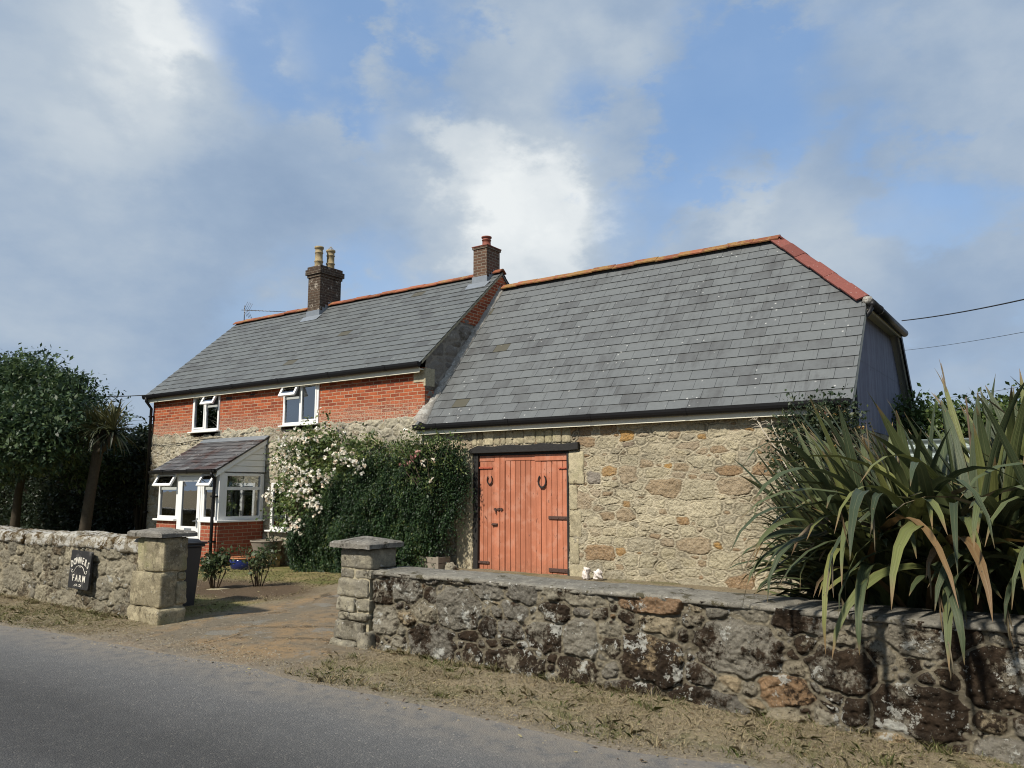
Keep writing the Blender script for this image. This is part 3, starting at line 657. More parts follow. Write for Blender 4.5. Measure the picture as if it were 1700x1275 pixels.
go.data.materials[0] = ground_mat()

# road sheet 4 mm above the bed, worn lighter at the rim and along the wheel tracks
rx = axis((-400, -60, 20), (-60, -16, 2), (-16, 4, .25), (4, 60, 4), (60, 400, 20)); ry = np.linspace(0, 1, 40) ** 1.5
RX, RT = np.meshgrid(rx, ry, indexing='ij'); RY = edge_y(RX) + .25 - RT * 6.3
idx = np.arange(RX.size).reshape(RX.shape); q = np.stack([idx[:-1, :-1], idx[:-1, 1:], idx[1:, 1:], idx[1:, :-1]], -1)
def road_mat():
    m, nt = new_mat('worn_asphalt')
    e = attr(nt, 'inset')
    v1 = voro(nt, 95, out='Color'); v2 = voro(nt, 95); n1 = noise(nt, .9, 4); n2 = noise(nt, 7, 5, .65); n3 = noise(nt, 220, 3, .7)
    st = nd(nt, 'ShaderNodeSeparateColor', {0: v1}).outputs[0]
    c = ramp(nt, st, [(0, (.064, .064, .064)), (.55, (.076, .076, .075)), (.85, (.088, .087, .084)), (.97, (.108, .105, .098)), (1, (.16, .15, .135))])
    c = hsvvar(nt, c, n3, .45)
    # pale dusty rim, dark band where tyres run
    w = mth(nt, 'ADD', e, mth(nt, 'MULTIPLY_ADD', n1, .5, -.25))
    tr = ramp(nt, mth(nt, 'DIVIDE', w, 6.), [(.0, 1.6), (.10, 1.5), (.18, 1.15), (.25, .78), (.33, .72), (.42, 1.05), (.50, 1.1), (.6, .8), (.8, 1.1), (1, 1.3)])
    c = mix(nt, 1., c, tr, 'MULTIPLY')
    c = hsvvar(nt, c, n2, .22)
    dust = mth(nt, 'MULTIPLY', mrange(nt, w, .0, .75, .7, 0), mrange(nt, n2, .3, .6))
    c = mix(nt, dust, c, (.21, .185, .15))
    h = mth(nt, 'ADD', mth(nt, 'MULTIPLY', v2, -1.2), mth(nt, 'MULTIPLY', n3, .3))
    return finish(m, nt, c, .85, bump(nt, h, .7, .006), .25)
ro = fast_mesh('road', np.stack([RX, RY, np.full(RX.shape, .004)], -1).reshape(-1, 3), q.ravel(), 4, road_mat(), pattr={'inset': (RT * 6.3 - .25).ravel()})
tag(ro, kind='structure')

# ================================================================== ROOF AND WINDOW BUILDERS
def slates(mb, O, u, v, n, L, gauge, sw, lo, hi, seed=0, th=.007, jit=.004):
    g = random.Random(seed); rows = int(math.ceil(L / gauge))
    for k in range(rows):
        t0 = k * gauge; t1 = min(t0 + gauge + .02, L)
        s = min(lo(t0), lo(t1)) - (k % 2) * sw / 2; smax = max(hi(t0), hi(t1))
        while s < smax:
            a, b = s + .0024, s + sw - .0024; j = g.uniform(-jit, jit); lift = g.uniform(0, .004); sk = g.uniform(-.003, .003)
            c = [max(a, lo(t0)), min(b, hi(t0)), min(b, hi(t1)), max(a, lo(t1))]
            s += sw
            if c[1] - c[0] < .01 and c[2] - c[3] < .01: continue
            c[1] = max(c[1], c[0]); c[2] = max(c[2], c[3])
            P = lambda ss, tt, h: O + u * ss + v * tt + n * h
            z0 = .016 + lift
            vs = [P(c[0], t0 + j + sk, z0), P(c[1], t0 + j - sk, z0), P(c[2], t1, .004), P(c[3], t1, .004),
                  P(c[0], t0 + j + sk, z0 - th), P(c[1], t0 + j - sk, z0 - th), P(c[2], t1, .004 - th), P(c[3], t1, .004 - th)]
            mb.add(vs, [(0, 1, 2, 3), (4, 5, 1, 0), (5, 6, 2, 1), (7, 4, 0, 3)], g.random())
    return mb
def ridge_run(mb, A, B, tile=.45, w=.15, drop=.11, th=.02, seed=0, rnd=True):
    """angular ridge tiles from A to B, each a folded tile with a small lap"""
    g = random.Random(seed); A = Vector(A); B = Vector(B); d = (B - A); L = d.length; d.normalize()
    side = d.cross(Vector((0, 0, 1))).normalized(); up = side.cross(d)
    k = max(1, round(L / tile)); tl = L / k
    for i in range(k):
        p0 = A + d * (i * tl - .012); p1 = A + d * ((i + 1) * tl); dz = g.uniform(-.006, .006); lift = .012 if i % 2 else 0
        prof = [(-w, -drop), (-.035, -.012), (0, 0), (.035, -.012), (w, -drop), (w - .01, -drop - th), (0, -th - .01), (-w + .01, -drop - th)]
        vs = [p + side * a + up * (b + dz + (lift if q == 0 else lift * .4)) for q, p in enumerate((p0, p1)) for a, b in prof]
        m = len(prof); fs = [(j, (j + 1) % m, m + (j + 1) % m, m + j) for j in range(m)] + [tuple(range(m))[::-1], tuple(range(m, 2 * m))]
        mb.add(vs, fs, g.random())
    return mb
def frame_rect(mb, x0, x1, z0, z1, y0, y1, w, M=None):
    mb.box(x0, x0 + w, y0, y1, z0, z1, M=M); mb.box(x1 - w, x1, y0, y1, z0, z1, M=M)
    mb.box(x0 + w, x1 - w, y0 + .001, y1 - .001, z0, z0 + w, M=M); mb.box(x0 + w, x1 - w, y0 + .001, y1 - .001, z1 - w, z1, M=M)
def open_light(parent, x0, x1, z0, z1, y, ang, name='top_light'):
    """top hung casement swung out at the bottom, with its pane in the same plane"""
    M = Matrix.Translation((0, y, z1)) @ Matrix.Rotation(-ang, 4, 'X') @ Matrix.Translation((0, -y, -z1))
    m = MB(); frame_rect(m, x0, x1, z0, z1, y - .045, y, .062, M)
    o = m.build(name, MAT['white'], parent, bevel=.005)
    p = MB(); p.box(x0 + .062, x1 - .062, y - .027, y - .021, z0 + .062, z1 - .062, M=M)
    p.build('pane', MAT['glass'], parent)
def room(parent, x0, x1, z0, z1, y0, y1):
    m = MB()
    m.add([(x0, y1, z0), (x1, y1, z0), (x1, y1, z1), (x0, y1, z1)], [(0, 1, 2, 3)])
    m.add([(x0, y0, z0), (x0, y1, z0), (x0, y1, z1), (x0, y0, z1)], [(0, 1, 2, 3)])
    m.add([(x1, y0, z0), (x1, y1, z0), (x1, y1, z1), (x1, y0, z1)], [(0, 1, 2, 3)])
    m.add([(x0, y0, z0), (x1, y0, z0), (x1, y1, z0), (x0, y1, z0)], [(0, 1, 2, 3)])
    m.add([(x0, y0, z1), (x1, y0, z1), (x1, y1, z1), (x0, y1, z1)], [(0, 1, 2, 3)])
    return m.build('room_interior', MAT['interior'], parent, recalc=False)

# ================================================================== FARMHOUSE
HX0, HX1, HY, EAVE_Y, EAVE_Z, RIDGE_Y, RIDGE_Z = -19.05, -9.80, 11.0, 10.86, 3.985, 13.42, 6.27
house = thing('farmhouse', 'two storey farmhouse of red brick over stone with grey slate roof and two chimneys', 'house', (-14.4, HY, 0))
W1 = (-17.27, -16.20, 2.95, 3.86); W2 = (-13.88, -12.74, 2.95, 3.86); GW = (-14.16, -13.2, .72, 1.72)
m = MB()
for a, b in ((HX0, W1[0]), (W1[1], W2[0]), (W2[1], HX1)): m.box(a, b, HY, HY + .25, 2.85, 3.88)
m.box(HX0, HX0 + .25, HY + .251, 15.84, 2.85, 3.88)
m.build('brick_wall', MAT['brick'], house)
rb = rubble(9.25, 3.08, .014, [(.15, 60), (.11, 300), (.08, 900), (.05, 2200), (.03, 2500)], 5, ax=1.7, warp=.05, mortar=.018, relief=.022, ribbon=False, rough=.030, rise=.016)
rb[2][:, -1] = -.06
def fn(X, Z, h): return HX0 + X, HY - .004 - h, -.12 + Z * (1 + 0) + sstep(2.6, 3.05, Z) * .16 * fbm(X * 5, Z * 2, 90)
o = wall_mesh('stone_wall', rb, fn, MAT['house_stone'], house, holes=[(GW[0] - HX0, GW[1] - HX0, GW[2] + .12, GW[3] + .12), (-16.5 - HX0, -15.5 - HX0, 1.0, 1.95), (-15.45 - HX0, -14.7 - HX0, 0, 2.1)] + [(w[0] - HX0, w[1] - HX0, 2.97, 9) for w in (W1, W2)])
m = MB(); m.box(HX0, HX0 + .3, HY + .05, 15.84, -.1, 2.849); m.box(HX0 + .31, HX1 - .2, 15.6, 15.84, -.1, 3.9)
m.prism([(HY, 3.881), (15.84, 3.881), (RIDGE_Y, RIDGE_Z - .1)], HX0 + .02, HX0 + .25, 'x')
m.build('rear_wall', MAT['render'], house)
# the gable that stands above the barn roof
sl_h = (RIDGE_Z - EAVE_Z) / (RIDGE_Y - EAVE_Y)
def under(y): return EAVE_Z + sl_h * (min(y, 2 * RIDGE_Y - y) - EAVE_Y) - .04
m = MB(); ZB = 4.93; yb = EAVE_Y + (ZB + .04 - EAVE_Z) / sl_h
m.prism([(yb, ZB), (2 * RIDGE_Y - yb, ZB), (RIDGE_Y, under(RIDGE_Y))], HX1 - .2, HX1 + .015, 'x')
m.build('gable_brick', MAT['brick'], house)
rb = rubble(4.9, 5.1, .03, [(.14, 200), (.09, 900), (.055, 1600)], 6, ax=1.6, mortar=.03, relief=.03, rough=.02)
def gm(name, rb, x, y0, z0, mask, mat, parent):
    X, Z, h, e, r1, r2 = rb; nx, nz = X.shape
    V = np.stack([x + h, y0 + X, z0 + Z], -1).reshape(-1, 3); idx = np.arange(nx * nz).reshape(nx, nz)
    q = np.stack([idx[:-1, :-1], idx[1:, :-1], idx[1:, 1:], idx[:-1, 1:]], -1)
    k = mask((y0 + X[:-1, :-1] + y0 + X[1:, 1:]) / 2, z0 + (Z[:-1, :-1] + Z[1:, 1:]) / 2)
    return fast_mesh(name, V, q[k].ravel(), 4, mat, parent, pattr={'edge': e.ravel(), 'srnd': r1.ravel(), 'srnd2': r2.ravel()}, smooth=True)
gm('gable_stone', rb, HX1 - .005, HY, -.1, lambda y, z: (z < np.minimum(EAVE_Z + sl_h * (np.minimum(y, 2 * RIDGE_Y - y) - EAVE_Y) - .03, ZB + .06)), MAT['gable_stone'], house)
m = MB(); m.box(HX1 - .02, HX1 + .03, HY - .02, HY + .24, 3.52, 3.86); m.box(HX1 - .28, HX1 - .02, HY - .012, HY + .1, 3.60, 3.84)
m.build('render_patch', MAT['render'], house)
# roof
th = math.atan(sl_h); v = Vector((0, math.cos(th), math.sin(th))); n = Vector((0, -math.sin(th), math.cos(th))); RL = (RIDGE_Y - EAVE_Y) / math.cos(th)
vb = Vector((0, -math.cos(th), math.sin(th))); nb = Vector((0, math.sin(th), math.cos(th)))
m = MB(); wr = HX1 + .05 - (HX0 - .12)
slates(m, Vector((HX0 - .12, EAVE_Y - .06, EAVE_Z - .06 * sl_h)), Vector((1, 0, 0)), v, n, RL + .06, .205, .36, lambda t: 0, lambda t: wr, 1)
slates(m, Vector((HX1 + .05, 2 * RIDGE_Y - EAVE_Y, EAVE_Z)), Vector((-1, 0, 0)), vb, nb, RL, .205, .36, lambda t: 0, lambda t: wr, 2)
m.prism([(EAVE_Y, EAVE_Z - .02), (RIDGE_Y, RIDGE_Z - .02), (2 * RIDGE_Y - EAVE_Y, EAVE_Z - .02), (2 * RIDGE_Y - EAVE_Y, EAVE_Z - .04), (RIDGE_Y, RIDGE_Z - .06), (EAVE_Y, EAVE_Z - .04)], HX0 - .1, HX1 + .04, 'x', .3)
hroof = m.build('roof', MAT['house_slate'], house, recalc=False)
ridge_run(MB(), (HX0 - .12, RIDGE_Y, RIDGE_Z + .075), (HX1 + .06, RIDGE_Y, RIDGE_Z + .075), w=.13, drop=.09, seed=3).build('ridge_tiles', MAT['ridge'], hroof)
# flat cement-coloured slate patches are left to the slate material; mortar under the verge
m = MB()
for a, b, c in ((HX1 + .016, HX1 + .045, -.035), ):
    m.add([(a, EAVE_Y, EAVE_Z + c - .03), (b, EAVE_Y, EAVE_Z + c - .03), (b, RIDGE_Y, RIDGE_Z + c - .03), (a, RIDGE_Y, RIDGE_Z + c - .03), (a, EAVE_Y, EAVE_Z - .01), (b, EAVE_Y, EAVE_Z - .01), (b, RIDGE_Y, RIDGE_Z - .01), (a, RIDGE_Y, RIDGE_Z - .01)], [(0, 1, 2, 3), (4, 5, 6, 7), (1, 2, 6, 5), (0, 1, 5, 4), (0, 3, 7, 4)])
m.build('verge_mortar', MAT['render'], hroof)
def gutter(mb, x0, x1, y, z, r=.055, step=1.6):
    n = 9
    for a, b, rr in [(x0, x1, r)]:
        vs = []; fs = []
        for x in (a, b):
            for k in range(n): t = math.pi * (k / (n - 1)); vs.append((x, y - rr * .85 * math.cos(t), z - 1.55 * rr * math.sin(t)))
            for k in range(n): t = math.pi * (1 - k / (n - 1)); vs.append((x, y - .85 * (rr - .006) * math.cos(t), z - 1.55 * (rr - .006) * math.sin(t)))
        k2 = 2 * n
        fs = [(j, (j + 1) % k2, k2 + (j + 1) % k2, k2 + j) for j in range(k2)] + [tuple(range(k2)), tuple(range(k2, 2 * k2))]
        # stop ends
        mb.add(vs, fs, .5, False)
        for x in (a, b): mb.add([(x, y - .85 * rr * math.cos(math.pi * k / (n - 1)), z - 1.55 * rr * math.sin(math.pi * k / (n - 1))) for k in range(n)], [tuple(range(n))])
    x = x0 + .5
    while x < x1:
        vs = []
        for xx in (x, x + .07):
            for k in range(n): t = math.pi * (k / (n - 1)); vs.append((xx, y - (r * .85 + .008) * math.cos(t), z + .004 - (r * 1.55 + .008) * math.sin(t)))
        mb.add(vs, [(j, j + 1, n + j + 1, n + j) for j in range(n - 1)] + [tuple(range(n)), tuple(range(n, 2 * n))]); x += step
    return mb
gutter(MB(), HX0 - .14, HX1 + .03, EAVE_Y - .062, EAVE_Z - .03, .068).build('gutter', MAT['black_plastic'], house)
m = MB(); m.box(HX0 - .08, HX1 - .02, HY - .14, HY - .13, 3.765, 3.95); m.box(HX0 - .08, HX1 - .02, HY - .129, HY - .011, 3.82, 3.84); m.build('fascia', MAT['cream'], house)
m = MB(); m.tube([(HX0 + .02, EAVE_Y - .085, 3.90), (HX0 + .02, EAVE_Y - .08, 3.80), (HX0 + .02, HY - .07, 3.62), (HX0 + .02, HY - .07, -.1)], .036, 10)
for z in (3.4, 2.2, 1.0): m.box(HX0 - .04, HX0 + .08, HY - .1, HY, z, z + .035)
m.build('downpipe', MAT['black_plastic'], house)
# upper windows
def upper_window(w, side):
    x0, x1, z0, z1 = w; y0, y1 = HY - .03, HY + .05; f = .06; xm = (x0 + x1) / 2 + (.0 if side == 'R' else -.01)
    m = MB(); frame_rect(m, x0, x1, z0, z1, y0, y1, f); m.box(xm - .03, xm + .03, y0 + .002, y1 - .002, z0 + f, z1 - f)
    la, lb = (xm + .03, x1 - f) if side == 'R' else (x0 + f, xm - .03); zt = z1 - .30
    m.box(la, lb, y0 + .003, y1 - .003, zt - .05, zt)
    fa, fb = (x0 + f, xm - .03) if side == 'R' else (xm + .03, x1 - f)
    frame_rect(m, fa, fb, z0 + f, z1 - f, y0 - .012, y1 - .01, .04)
    o = m.build('window', MAT['white'], house, bevel=.005)
    p = MB(); p.box(fa + .04, fb - .04, y0 + .02, y0 + .026, z0 + f + .04, z1 - f - .04); p.box(la, lb, y0 + .03, y0 + .036, z0 + f, zt - .05); p.build('pane', MAT['glass'], o)
    open_light(o, la - .03, lb + .03, zt - .03, z1 - f + .03, y0 - .002, R(27))
    p = MB(); p.box(x0 - .05, x1 + .05, HY - .11, HY + .02, z0 - .03, z0 - .001); p.build('sill', MAT['white'], o, bevel=.006)
    p = MB(); xh = fa + .06; p.tube([(xh, y1 + .02, z0 + .36), (xh, y1 + .03, z0 + .42), (xh, y1 + .02, z0 + .50)], .008, 6); p.build('handle', MAT['white'], o)
    room(o, x0 + .02, x1 - .02, z0 + .02, z1 - .02, y1 + .005, y1 + .55)
upper_window(W1, 'R'); upper_window(W2, 'L')
x0, x1, z0, z1 = GW
m = MB(); frame_rect(m, x0, x1, z0, z1, HY - .04, HY + .04, .07); xm = (x0 + x1) / 2; m.box(xm - .04, xm + .04, HY - .038, HY + .038, z0 + .07, z1 - .07)
gw = m.build('window', MAT['white'], house, bevel=.005)
p = MB(); p.box(x0 + .07, xm - .04, HY - .01, HY - .004, z0 + .07, z1 - .07); p.box(xm + .04, x1 - .07, HY - .01, HY - .004, z0 + .07, z1 - .07); p.build('pane', MAT['glass'], gw)
p = MB(); p.box(x0 - .06, x1 + .06, HY - .13, HY + .02, z0 - .035, z0 - .001); p.build('sill', MAT['white'], gw, bevel=.006)
room(gw, x0 + .02, x1 - .02, z0 + .02, z1 - .02, HY + .045, HY + 1.2)
# inner window and door seen through the porch glass
m = MB(); frame_rect(m, -16.5, -15.5, .88, 1.83, HY - .03, HY + .05, .07); m.box(-16.03, -15.97, HY - .028, HY + .048, .95, 1.76); m.box(-16.43, -16.03, HY - .027, HY + .047, 1.48, 1.54)
iw = m.build('window', MAT['white'], house)
p = MB(); p.box(-16.43, -15.57, HY, HY + .006, .95, 1.76); p.build('pane', MAT['glass'], iw)
room(iw, -16.48, -15.52, .9, 1.8, HY + .055, HY + 1.)
m = MB(); frame_rect(m, -15.44, -14.71, -.1, 1.97, HY - .03, HY + .06, .08); m.box(-15.36, -14.79, HY, HY + .04, -.02, .8); m.box(-15.36, -14.79, HY, HY + .04, 1.45, 1.53)
idr = m.build('door', MAT['white'], house)
p = MB(); p.box(-15.36, -14.79, HY + .015, HY + .02, .8, 1.45); p.box(-15.36, -14.79, HY + .015, HY + .02, 1.53, 1.89); p.build('pane', MAT['glass'], idr)
room(idr, -15.42, -14.73, 0., 1.95, HY + .065, HY + 1.)
# thin cable clipped along the stone
m = MB(); m.tube([(HX0 + .1, HY - .045, 2.72), (-18.4, HY - .05, 2.66), (-17.7, HY - .05, 2.69), (-16.9, HY - .05, 2.75), (-16.0, HY - .05, 2.78)], .008, 5); m.build('cable', MAT['wire'], house)

m = MB(); m.box(-15.98, -15.77, HY - .004, HY + .02, 3.655, 3.715); m.build('air_brick', MAT['iron'], house)
m = MB(); m.box(-15.08, -14.92, HY - .004, HY + .02, 3.70, 3.735); m.build('air_brick', MAT['iron'], house)
# chimneys
def chimney(x0, x1, y0, y1, ztop, cap, mat, pots, flash=True):
    m = MB(); m.box(x0, x1, y0, y1, 5.6, ztop)
    for dz, e, hh in cap: m.box(x0 - e, x1 + e, y0 - e, y1 + e, ztop + dz, ztop + dz + hh)
    o = m.build('chimney', mat, house, bevel=.006)
    for (px, py, r, h, mt, cowl) in pots:
        zt = ztop + max(a + c for a, b, c in cap)
        p = MB(); p.lathe((px, py, zt - .02), [(r * 1.15, 0), (r * 1.02, h * .12), (r * .98, h * .30), (r * 1.12, h * .32), (r * 1.12, h * .36), (r * .95, h * .38), (r * .92, h * .70), (r * 1.05, h * .715), (r * 1.05, h * .75), (r * .92, h * .77), (r * .93, h * .90), (r * 1.15, h * .92), (r * 1.15, h), (r * .85, h), (r * .8, h * .6), (0, h * .55)], 18)
        if cowl:
            for k in range(6):
                t = k * math.pi / 3; p.tube([(px + r * .9 * math.cos(t), py + r * .9 * math.sin(t), zt + h - .02), (px, py, zt + h + .09)], .005, 4)
        p.build('chimney_pot', MAT[mt], o)
    # flaring mortar round the pots
    p = MB()
    zr = lambda y: EAVE_Z + sl_h * (min(y, 2 * RIDGE_Y - y) - EAVE_Y)
    e = .018
    p.add([(x0 - e, y0 - e, zr(y0) - .02), (x1 + e, y0 - e, zr(y0) - .02), (x1 + e, y0 - e, zr(y0) + .17), (x0 - e, y0 - e, zr(y0) + .17)], [(0, 1, 2, 3)])
    ap = .17
    p.add([(x0 - .12, y0 - e, zr(y0) + .03), (x1 + .12, y0 - e, zr(y0) + .03), (x1 + .08, y0 - ap, zr(y0 - ap) + .03), (x0 - .10, y0 - ap, zr(y0 - ap) + .028)], [(0, 1, 2, 3)])
    k = 4; dy = (RIDGE_Y - y0) / k
    for i in range(k):   # stepped flashing up the side
        ya, yb2 = y0 - e + i * dy, y0 - e + (i + 1) * dy
        for xx in (x0 - e, x1 + e):
            p.add([(xx, ya, zr(ya) - .02), (xx, yb2, zr(yb2) - .02), (xx, yb2, zr(yb2) + .09), (xx, ya, zr(yb2) + .09)], [(0, 1, 2, 3)])
    p.build('flashing', MAT['lead'], o, recalc=False)
    return o
chimney(-15.68, -15.22, 13.04, 13.74, 6.98, [(0, .025, .07), (.07, .06, .14), (.21, .025, .08)], MAT['chimney_brick'], [(-15.55, 13.25, .105, .60, 'buffpot', False), (-15.44, 13.55, .105, .56, 'buffpot', True)])
chimney(-10.33, -9.96, 13.12, 13.60, 6.79, [(0, .02, .05)], MAT['chimney_new'], [(-10.15, 13.36, .10, .30, 'redpot', False)])
m = MB(); m.box(-10.36, -9.93, 13.09, 13.63, 6.841, 6.862); m.build('chimney_coping', MAT['redpot'], house, bevel=.005)

# porch: lean-to with brick base, white frames, slate roof
PX0, PX1, PY = -16.66, -14.40, 9.85
m = MB()
m.box(-14.99, PX1, PY, PY + .11, -.1, .90); m.box(PX1 - .11, PX1 - .001, PY + .11, HY - .03, -.1, .90)
porch = m.build('porch', MAT['porch_brick'], house)
m = MB(); m.box(PX0, -15.92, PY, PY + .11, -.1, .90); m.box(PX0 + .001, PX0 + .11, PY + .11, HY - .03, -.1, .90); m.build('brick_base', MAT['porch_brick'], porch)
m = MB()   # sills
m.box(PX0 - .06, -15.90, PY - .07, PY + .1, .902, .945); m.build('sill', MAT['white'], porch, bevel=.008); m = MB(); m.box(-15.02, PX1 + .07, PY - .07, PY + .1, .902, .945); m.box(PX1 - .1, PX1 + .07, PY + .101, HY - .035, .902, .944)
m.build('sill', MAT['white'], porch, bevel=.008)
m = MB(); y0, y1 = PY + .01, PY + .08; ZT = 1.92; zt = 1.60
m.box(PX0, PX0 + .07, y0, y1, .946, ZT); m.box(-15.97, -15.90, y0, y1, .946, ZT); m.box(PX0 + .07, -15.97, y0 + .002, y1 - .002, .946, 1.01); m.box(PX0 + .07, -15.97, y0 + .002, y1 - .002, zt - .03, zt + .03); m.box(PX0 + .07, -15.97, y0 + .002, y1 - .002, ZT - .05, ZT)
m.build('window_frame', MAT['white'], porch, bevel=.006); m = MB()
m.box(-15.00, -14.93, y0, y1, .946, ZT); m.box(-14.93, -14.52, y0 + .002, y1 - .002, .946, 1.01); m.box(-14.93, -14.52, y0 + .002, y1 - .002, zt - .03, zt + .03); m.box(-14.93, -14.52, y0 + .002, y1 - .002, ZT - .05, ZT)
m.build('window_frame', MAT['white'], porch, bevel=.006); m = MB()
m.box(-14.52, PX1, PY, PY + .12, .946, ZT + .02); m.build('corner_post', MAT['white'], porch, bevel=.006); m = MB()
xs = PX1 - .075
m.box(xs, PX1 - .004, PY + .121, PY + .19, .946, ZT); m.box(xs, PX1 - .004, HY - .14, HY - .04, .946, ZT)
for a, b in ((.946, 1.02), (zt - .035, zt + .035), (ZT - .06, ZT)): m.box(xs + .002, PX1 - .006, PY + .19, HY - .14, a, b)
m.build('window_frame', MAT['white'], porch, bevel=.006); m = MB()
m.box(PX0, PX0 + .07, PY + .12, HY - .04, .946, 1.02); m.box(PX0, PX0 + .07, PY + .12, HY - .04, ZT - .06, ZT); m.box(PX0, PX0 + .07, 10.4, 10.47, 1.02, ZT - .06)
m.build('window_frame', MAT['white'], porch, bevel=.006)
for bx in ((PX0 + .07, -15.97, PY + .04, PY + .046, 1.01, zt - .03), (-14.93, -14.52, PY + .04, PY + .046, 1.01, zt - .03), (xs + .03, xs + .036, PY + .19, HY - .14, 1.02, zt - .035), (xs + .03, xs + .036, PY + .19, HY - .14, zt + .035, ZT - .06), (PX0 + .03, PX0 + .036, PY + .12, HY - .04, 1.02, ZT - .06)):
    m = MB(); m.box(*bx); m.build('pane', MAT['glass'], porch)
open_light(porch, PX0 + .03, -15.93, zt - .0, ZT - .01, PY + .008, R(30)); open_light(porch, -14.97, -14.50, zt - .0, ZT - .01, PY + .008, R(30))
m = MB(); frame_rect(m, -15.899, -15.001, -.05, ZT, PY + .005, PY + .085, .055)   # door
frame_rect(m, -15.84, -15.06, 0, ZT - .06, PY - .004, PY + .05, .11); m.box(-15.73, -15.17, PY, PY + .045, .68, .80); m.box(-15.73, -15.17, PY + .012, PY + .03, .11, .68)
m.build('door', MAT['white'], porch, bevel=.006)
m = MB(); m.box(-15.73, -15.17, PY + .02, PY + .026, .80, ZT - .17); m.build('door_pane', MAT['glass'], porch)
m = MB(); m.box(-15.13, -15.10, PY - .02, PY - .004, .78, .98); m.tube([(-15.115, PY - .02, .92), (-15.115, PY - .05, .92), (-15.21, PY - .05, .915)], .009, 6); m.build('door_handle', MAT['lead'], porch); m = MB(); m.box(-15.58, -15.32, PY - .006, PY, .72, .76); m.build('letter_plate', MAT['lead'], porch)
# roof of the porch
oz, oy = 1.99, PY - .12; pz, py_ = 2.72, HY - .02; ang = math.atan2(pz - oz, py_ - oy); v = Vector((0, math.cos(ang), math.sin(ang))); n = Vector((0, -math.sin(ang), math.cos(ang)))
m = MB(); pw = (PX1 + .07) - (PX0 - .08)
slates(m, Vector((PX0 - .08, oy, oz)), Vector((1, 0, 0)), v, n, (pz - oz) / math.sin(ang), .155, .26, lambda t: 0, lambda t: pw, 5, th=.009, jit=.012)
m.prism([(oy, oz - .005), (py_, pz - .005), (py_, pz - .03), (oy, oz - .03)], PX0 - .07, PX1 + .06, 'x', .4)
m.build('porch_roof', MAT['porch_slate'], porch, recalc=False)
m = MB()
m.prism([(HY - .14, pz - .07), (HY - .03, pz + .02), (HY - .03, pz + .04), (HY - .16, pz - .055)], PX0 - .06, PX1 + .08, 'x'); m.build('flashing', MAT['lead'], porch)
gutter(MB(), PX0 - .14, PX1 + .05, oy - .03, oz - .005, .045, .9).build('gutter', MAT['black_plastic'], porch)
m = MB(); m.box(PX0 - .04, PX1 + .02, PY - .035, PY + .004, ZT + .005, ZT + .085); m.build('fascia', MAT['white'], porch)
m = MB(); dp = -14.47
m.tube([(dp, oy - .03, oz - .06), (dp, oy - .03, oz - .12), (dp, PY - .07, oz - .20), (dp, PY - .09, 1.0), (dp, PY - .09, -.05)], .034, 10); m.box(dp - .05, dp + .05, PY - .125, PY, 1.42, 1.455); m.box(dp - .05, dp + .05, PY - .125, PY, .5, .535); m.build('downpipe', MAT['black_plastic'], porch)
m = MB()    # weatherboarded triangle and its bargeboard
zs = lambda y: oz + (pz - oz) * (y - oy) / (py_ - oy)
y = 0; zz0 = ZT + .03; k = 0
while zz0 < pz - .06:
    z1 = min(zz0 + .125, pz - .06); ya = lambda z: oy + (z + .05 - oz) / (pz - oz) * (py_ - oy)
    a, b = max(ya(zz0), PY), max(ya(z1), PY)
    if b < HY - .05: m.add([(PX1 + .012, a, zz0), (PX1 + .012, HY - .04, zz0), (PX1 - .004, HY - .04, z1), (PX1 - .004, b, z1), (PX1 - .03, a, zz0), (PX1 - .03, HY - .04, zz0), (PX1 - .03, HY - .04, z1), (PX1 - .03, b, z1)], [(0, 1, 2, 3), (0, 1, 5, 4), (1, 2, 6, 5), (3, 0, 4, 7), (2, 3, 7, 6)])
    zz0 = z1 + .004; k += 1
m.build('weatherboard', MAT['offwhite'], porch)
m = MB(); m.add([(x, y, z) for x in (PX1 + .015, PX1 + .04) for y, z in ((oy + .02, oz - .14), (HY - .03, zs(HY - .03) - .14), (HY - .03, zs(HY - .03) - .012), (oy + .02, oz - .012))], [(0, 1, 2, 3), (4, 5, 6, 7), (0, 1, 5, 4), (1, 2, 6, 5), (2, 3, 7, 6), (3, 0, 4, 7)])
m.build('bargeboard', MAT['offwhite'], porch)

# ================================================================== BARN
BX0, BX1, BY, BEY, BEZ, BRY, BRZ = -9.80, -2.40, 11.0, 10.86, 2.80, 13.45, 5.90
barn = thing('stone_barn', 'buff stone barn with grey slate half hipped roof and coral orange doors', 'barn', (-6.1, BY, .1))
DX0, DX1, DZ0, DZ1 = -8.61, -6.66, .15, 2.21
rb = rubble(BX1 - BX0, 2.86, .0080, [(.145, 12), (.12, 60), (.092, 300), (.066, 1200), (.045, 3000), (.028, 4000)], 21, ax=1.8, p=3.4, warp=.05, mortar=.018, relief=.014, ribbon=True, rough=.022, rise=.014)
def fn(X, Z, h): return BX0 + X, BY - h, Z - .12
wall_mesh('stone_wall', rb, fn, MAT['barn_stone'], barn, holes=[(DX0 - BX0, DX1 - BX0, 0, DZ1 + .12)])
m = MB(); m.box(BX0 + .21, BX0 + .4, 15.7, 15.9, -.1, 2.7); m.box(BX0 + .401, BX1, 15.7, 15.9, -.1, 2.7); m.build('rear_wall', MAT['render'], barn)
rb = rubble(4.95, 2.75, .03, [(.15, 120), (.10, 500), (.06, 900)], 23, ax=1.6, mortar=.03, relief=.025, ribbon=True)
gm('gable_stone', rb, BX1 - .01, BY - .02, -.1, lambda y, z: z < 9, MAT['barn_stone'], barn)
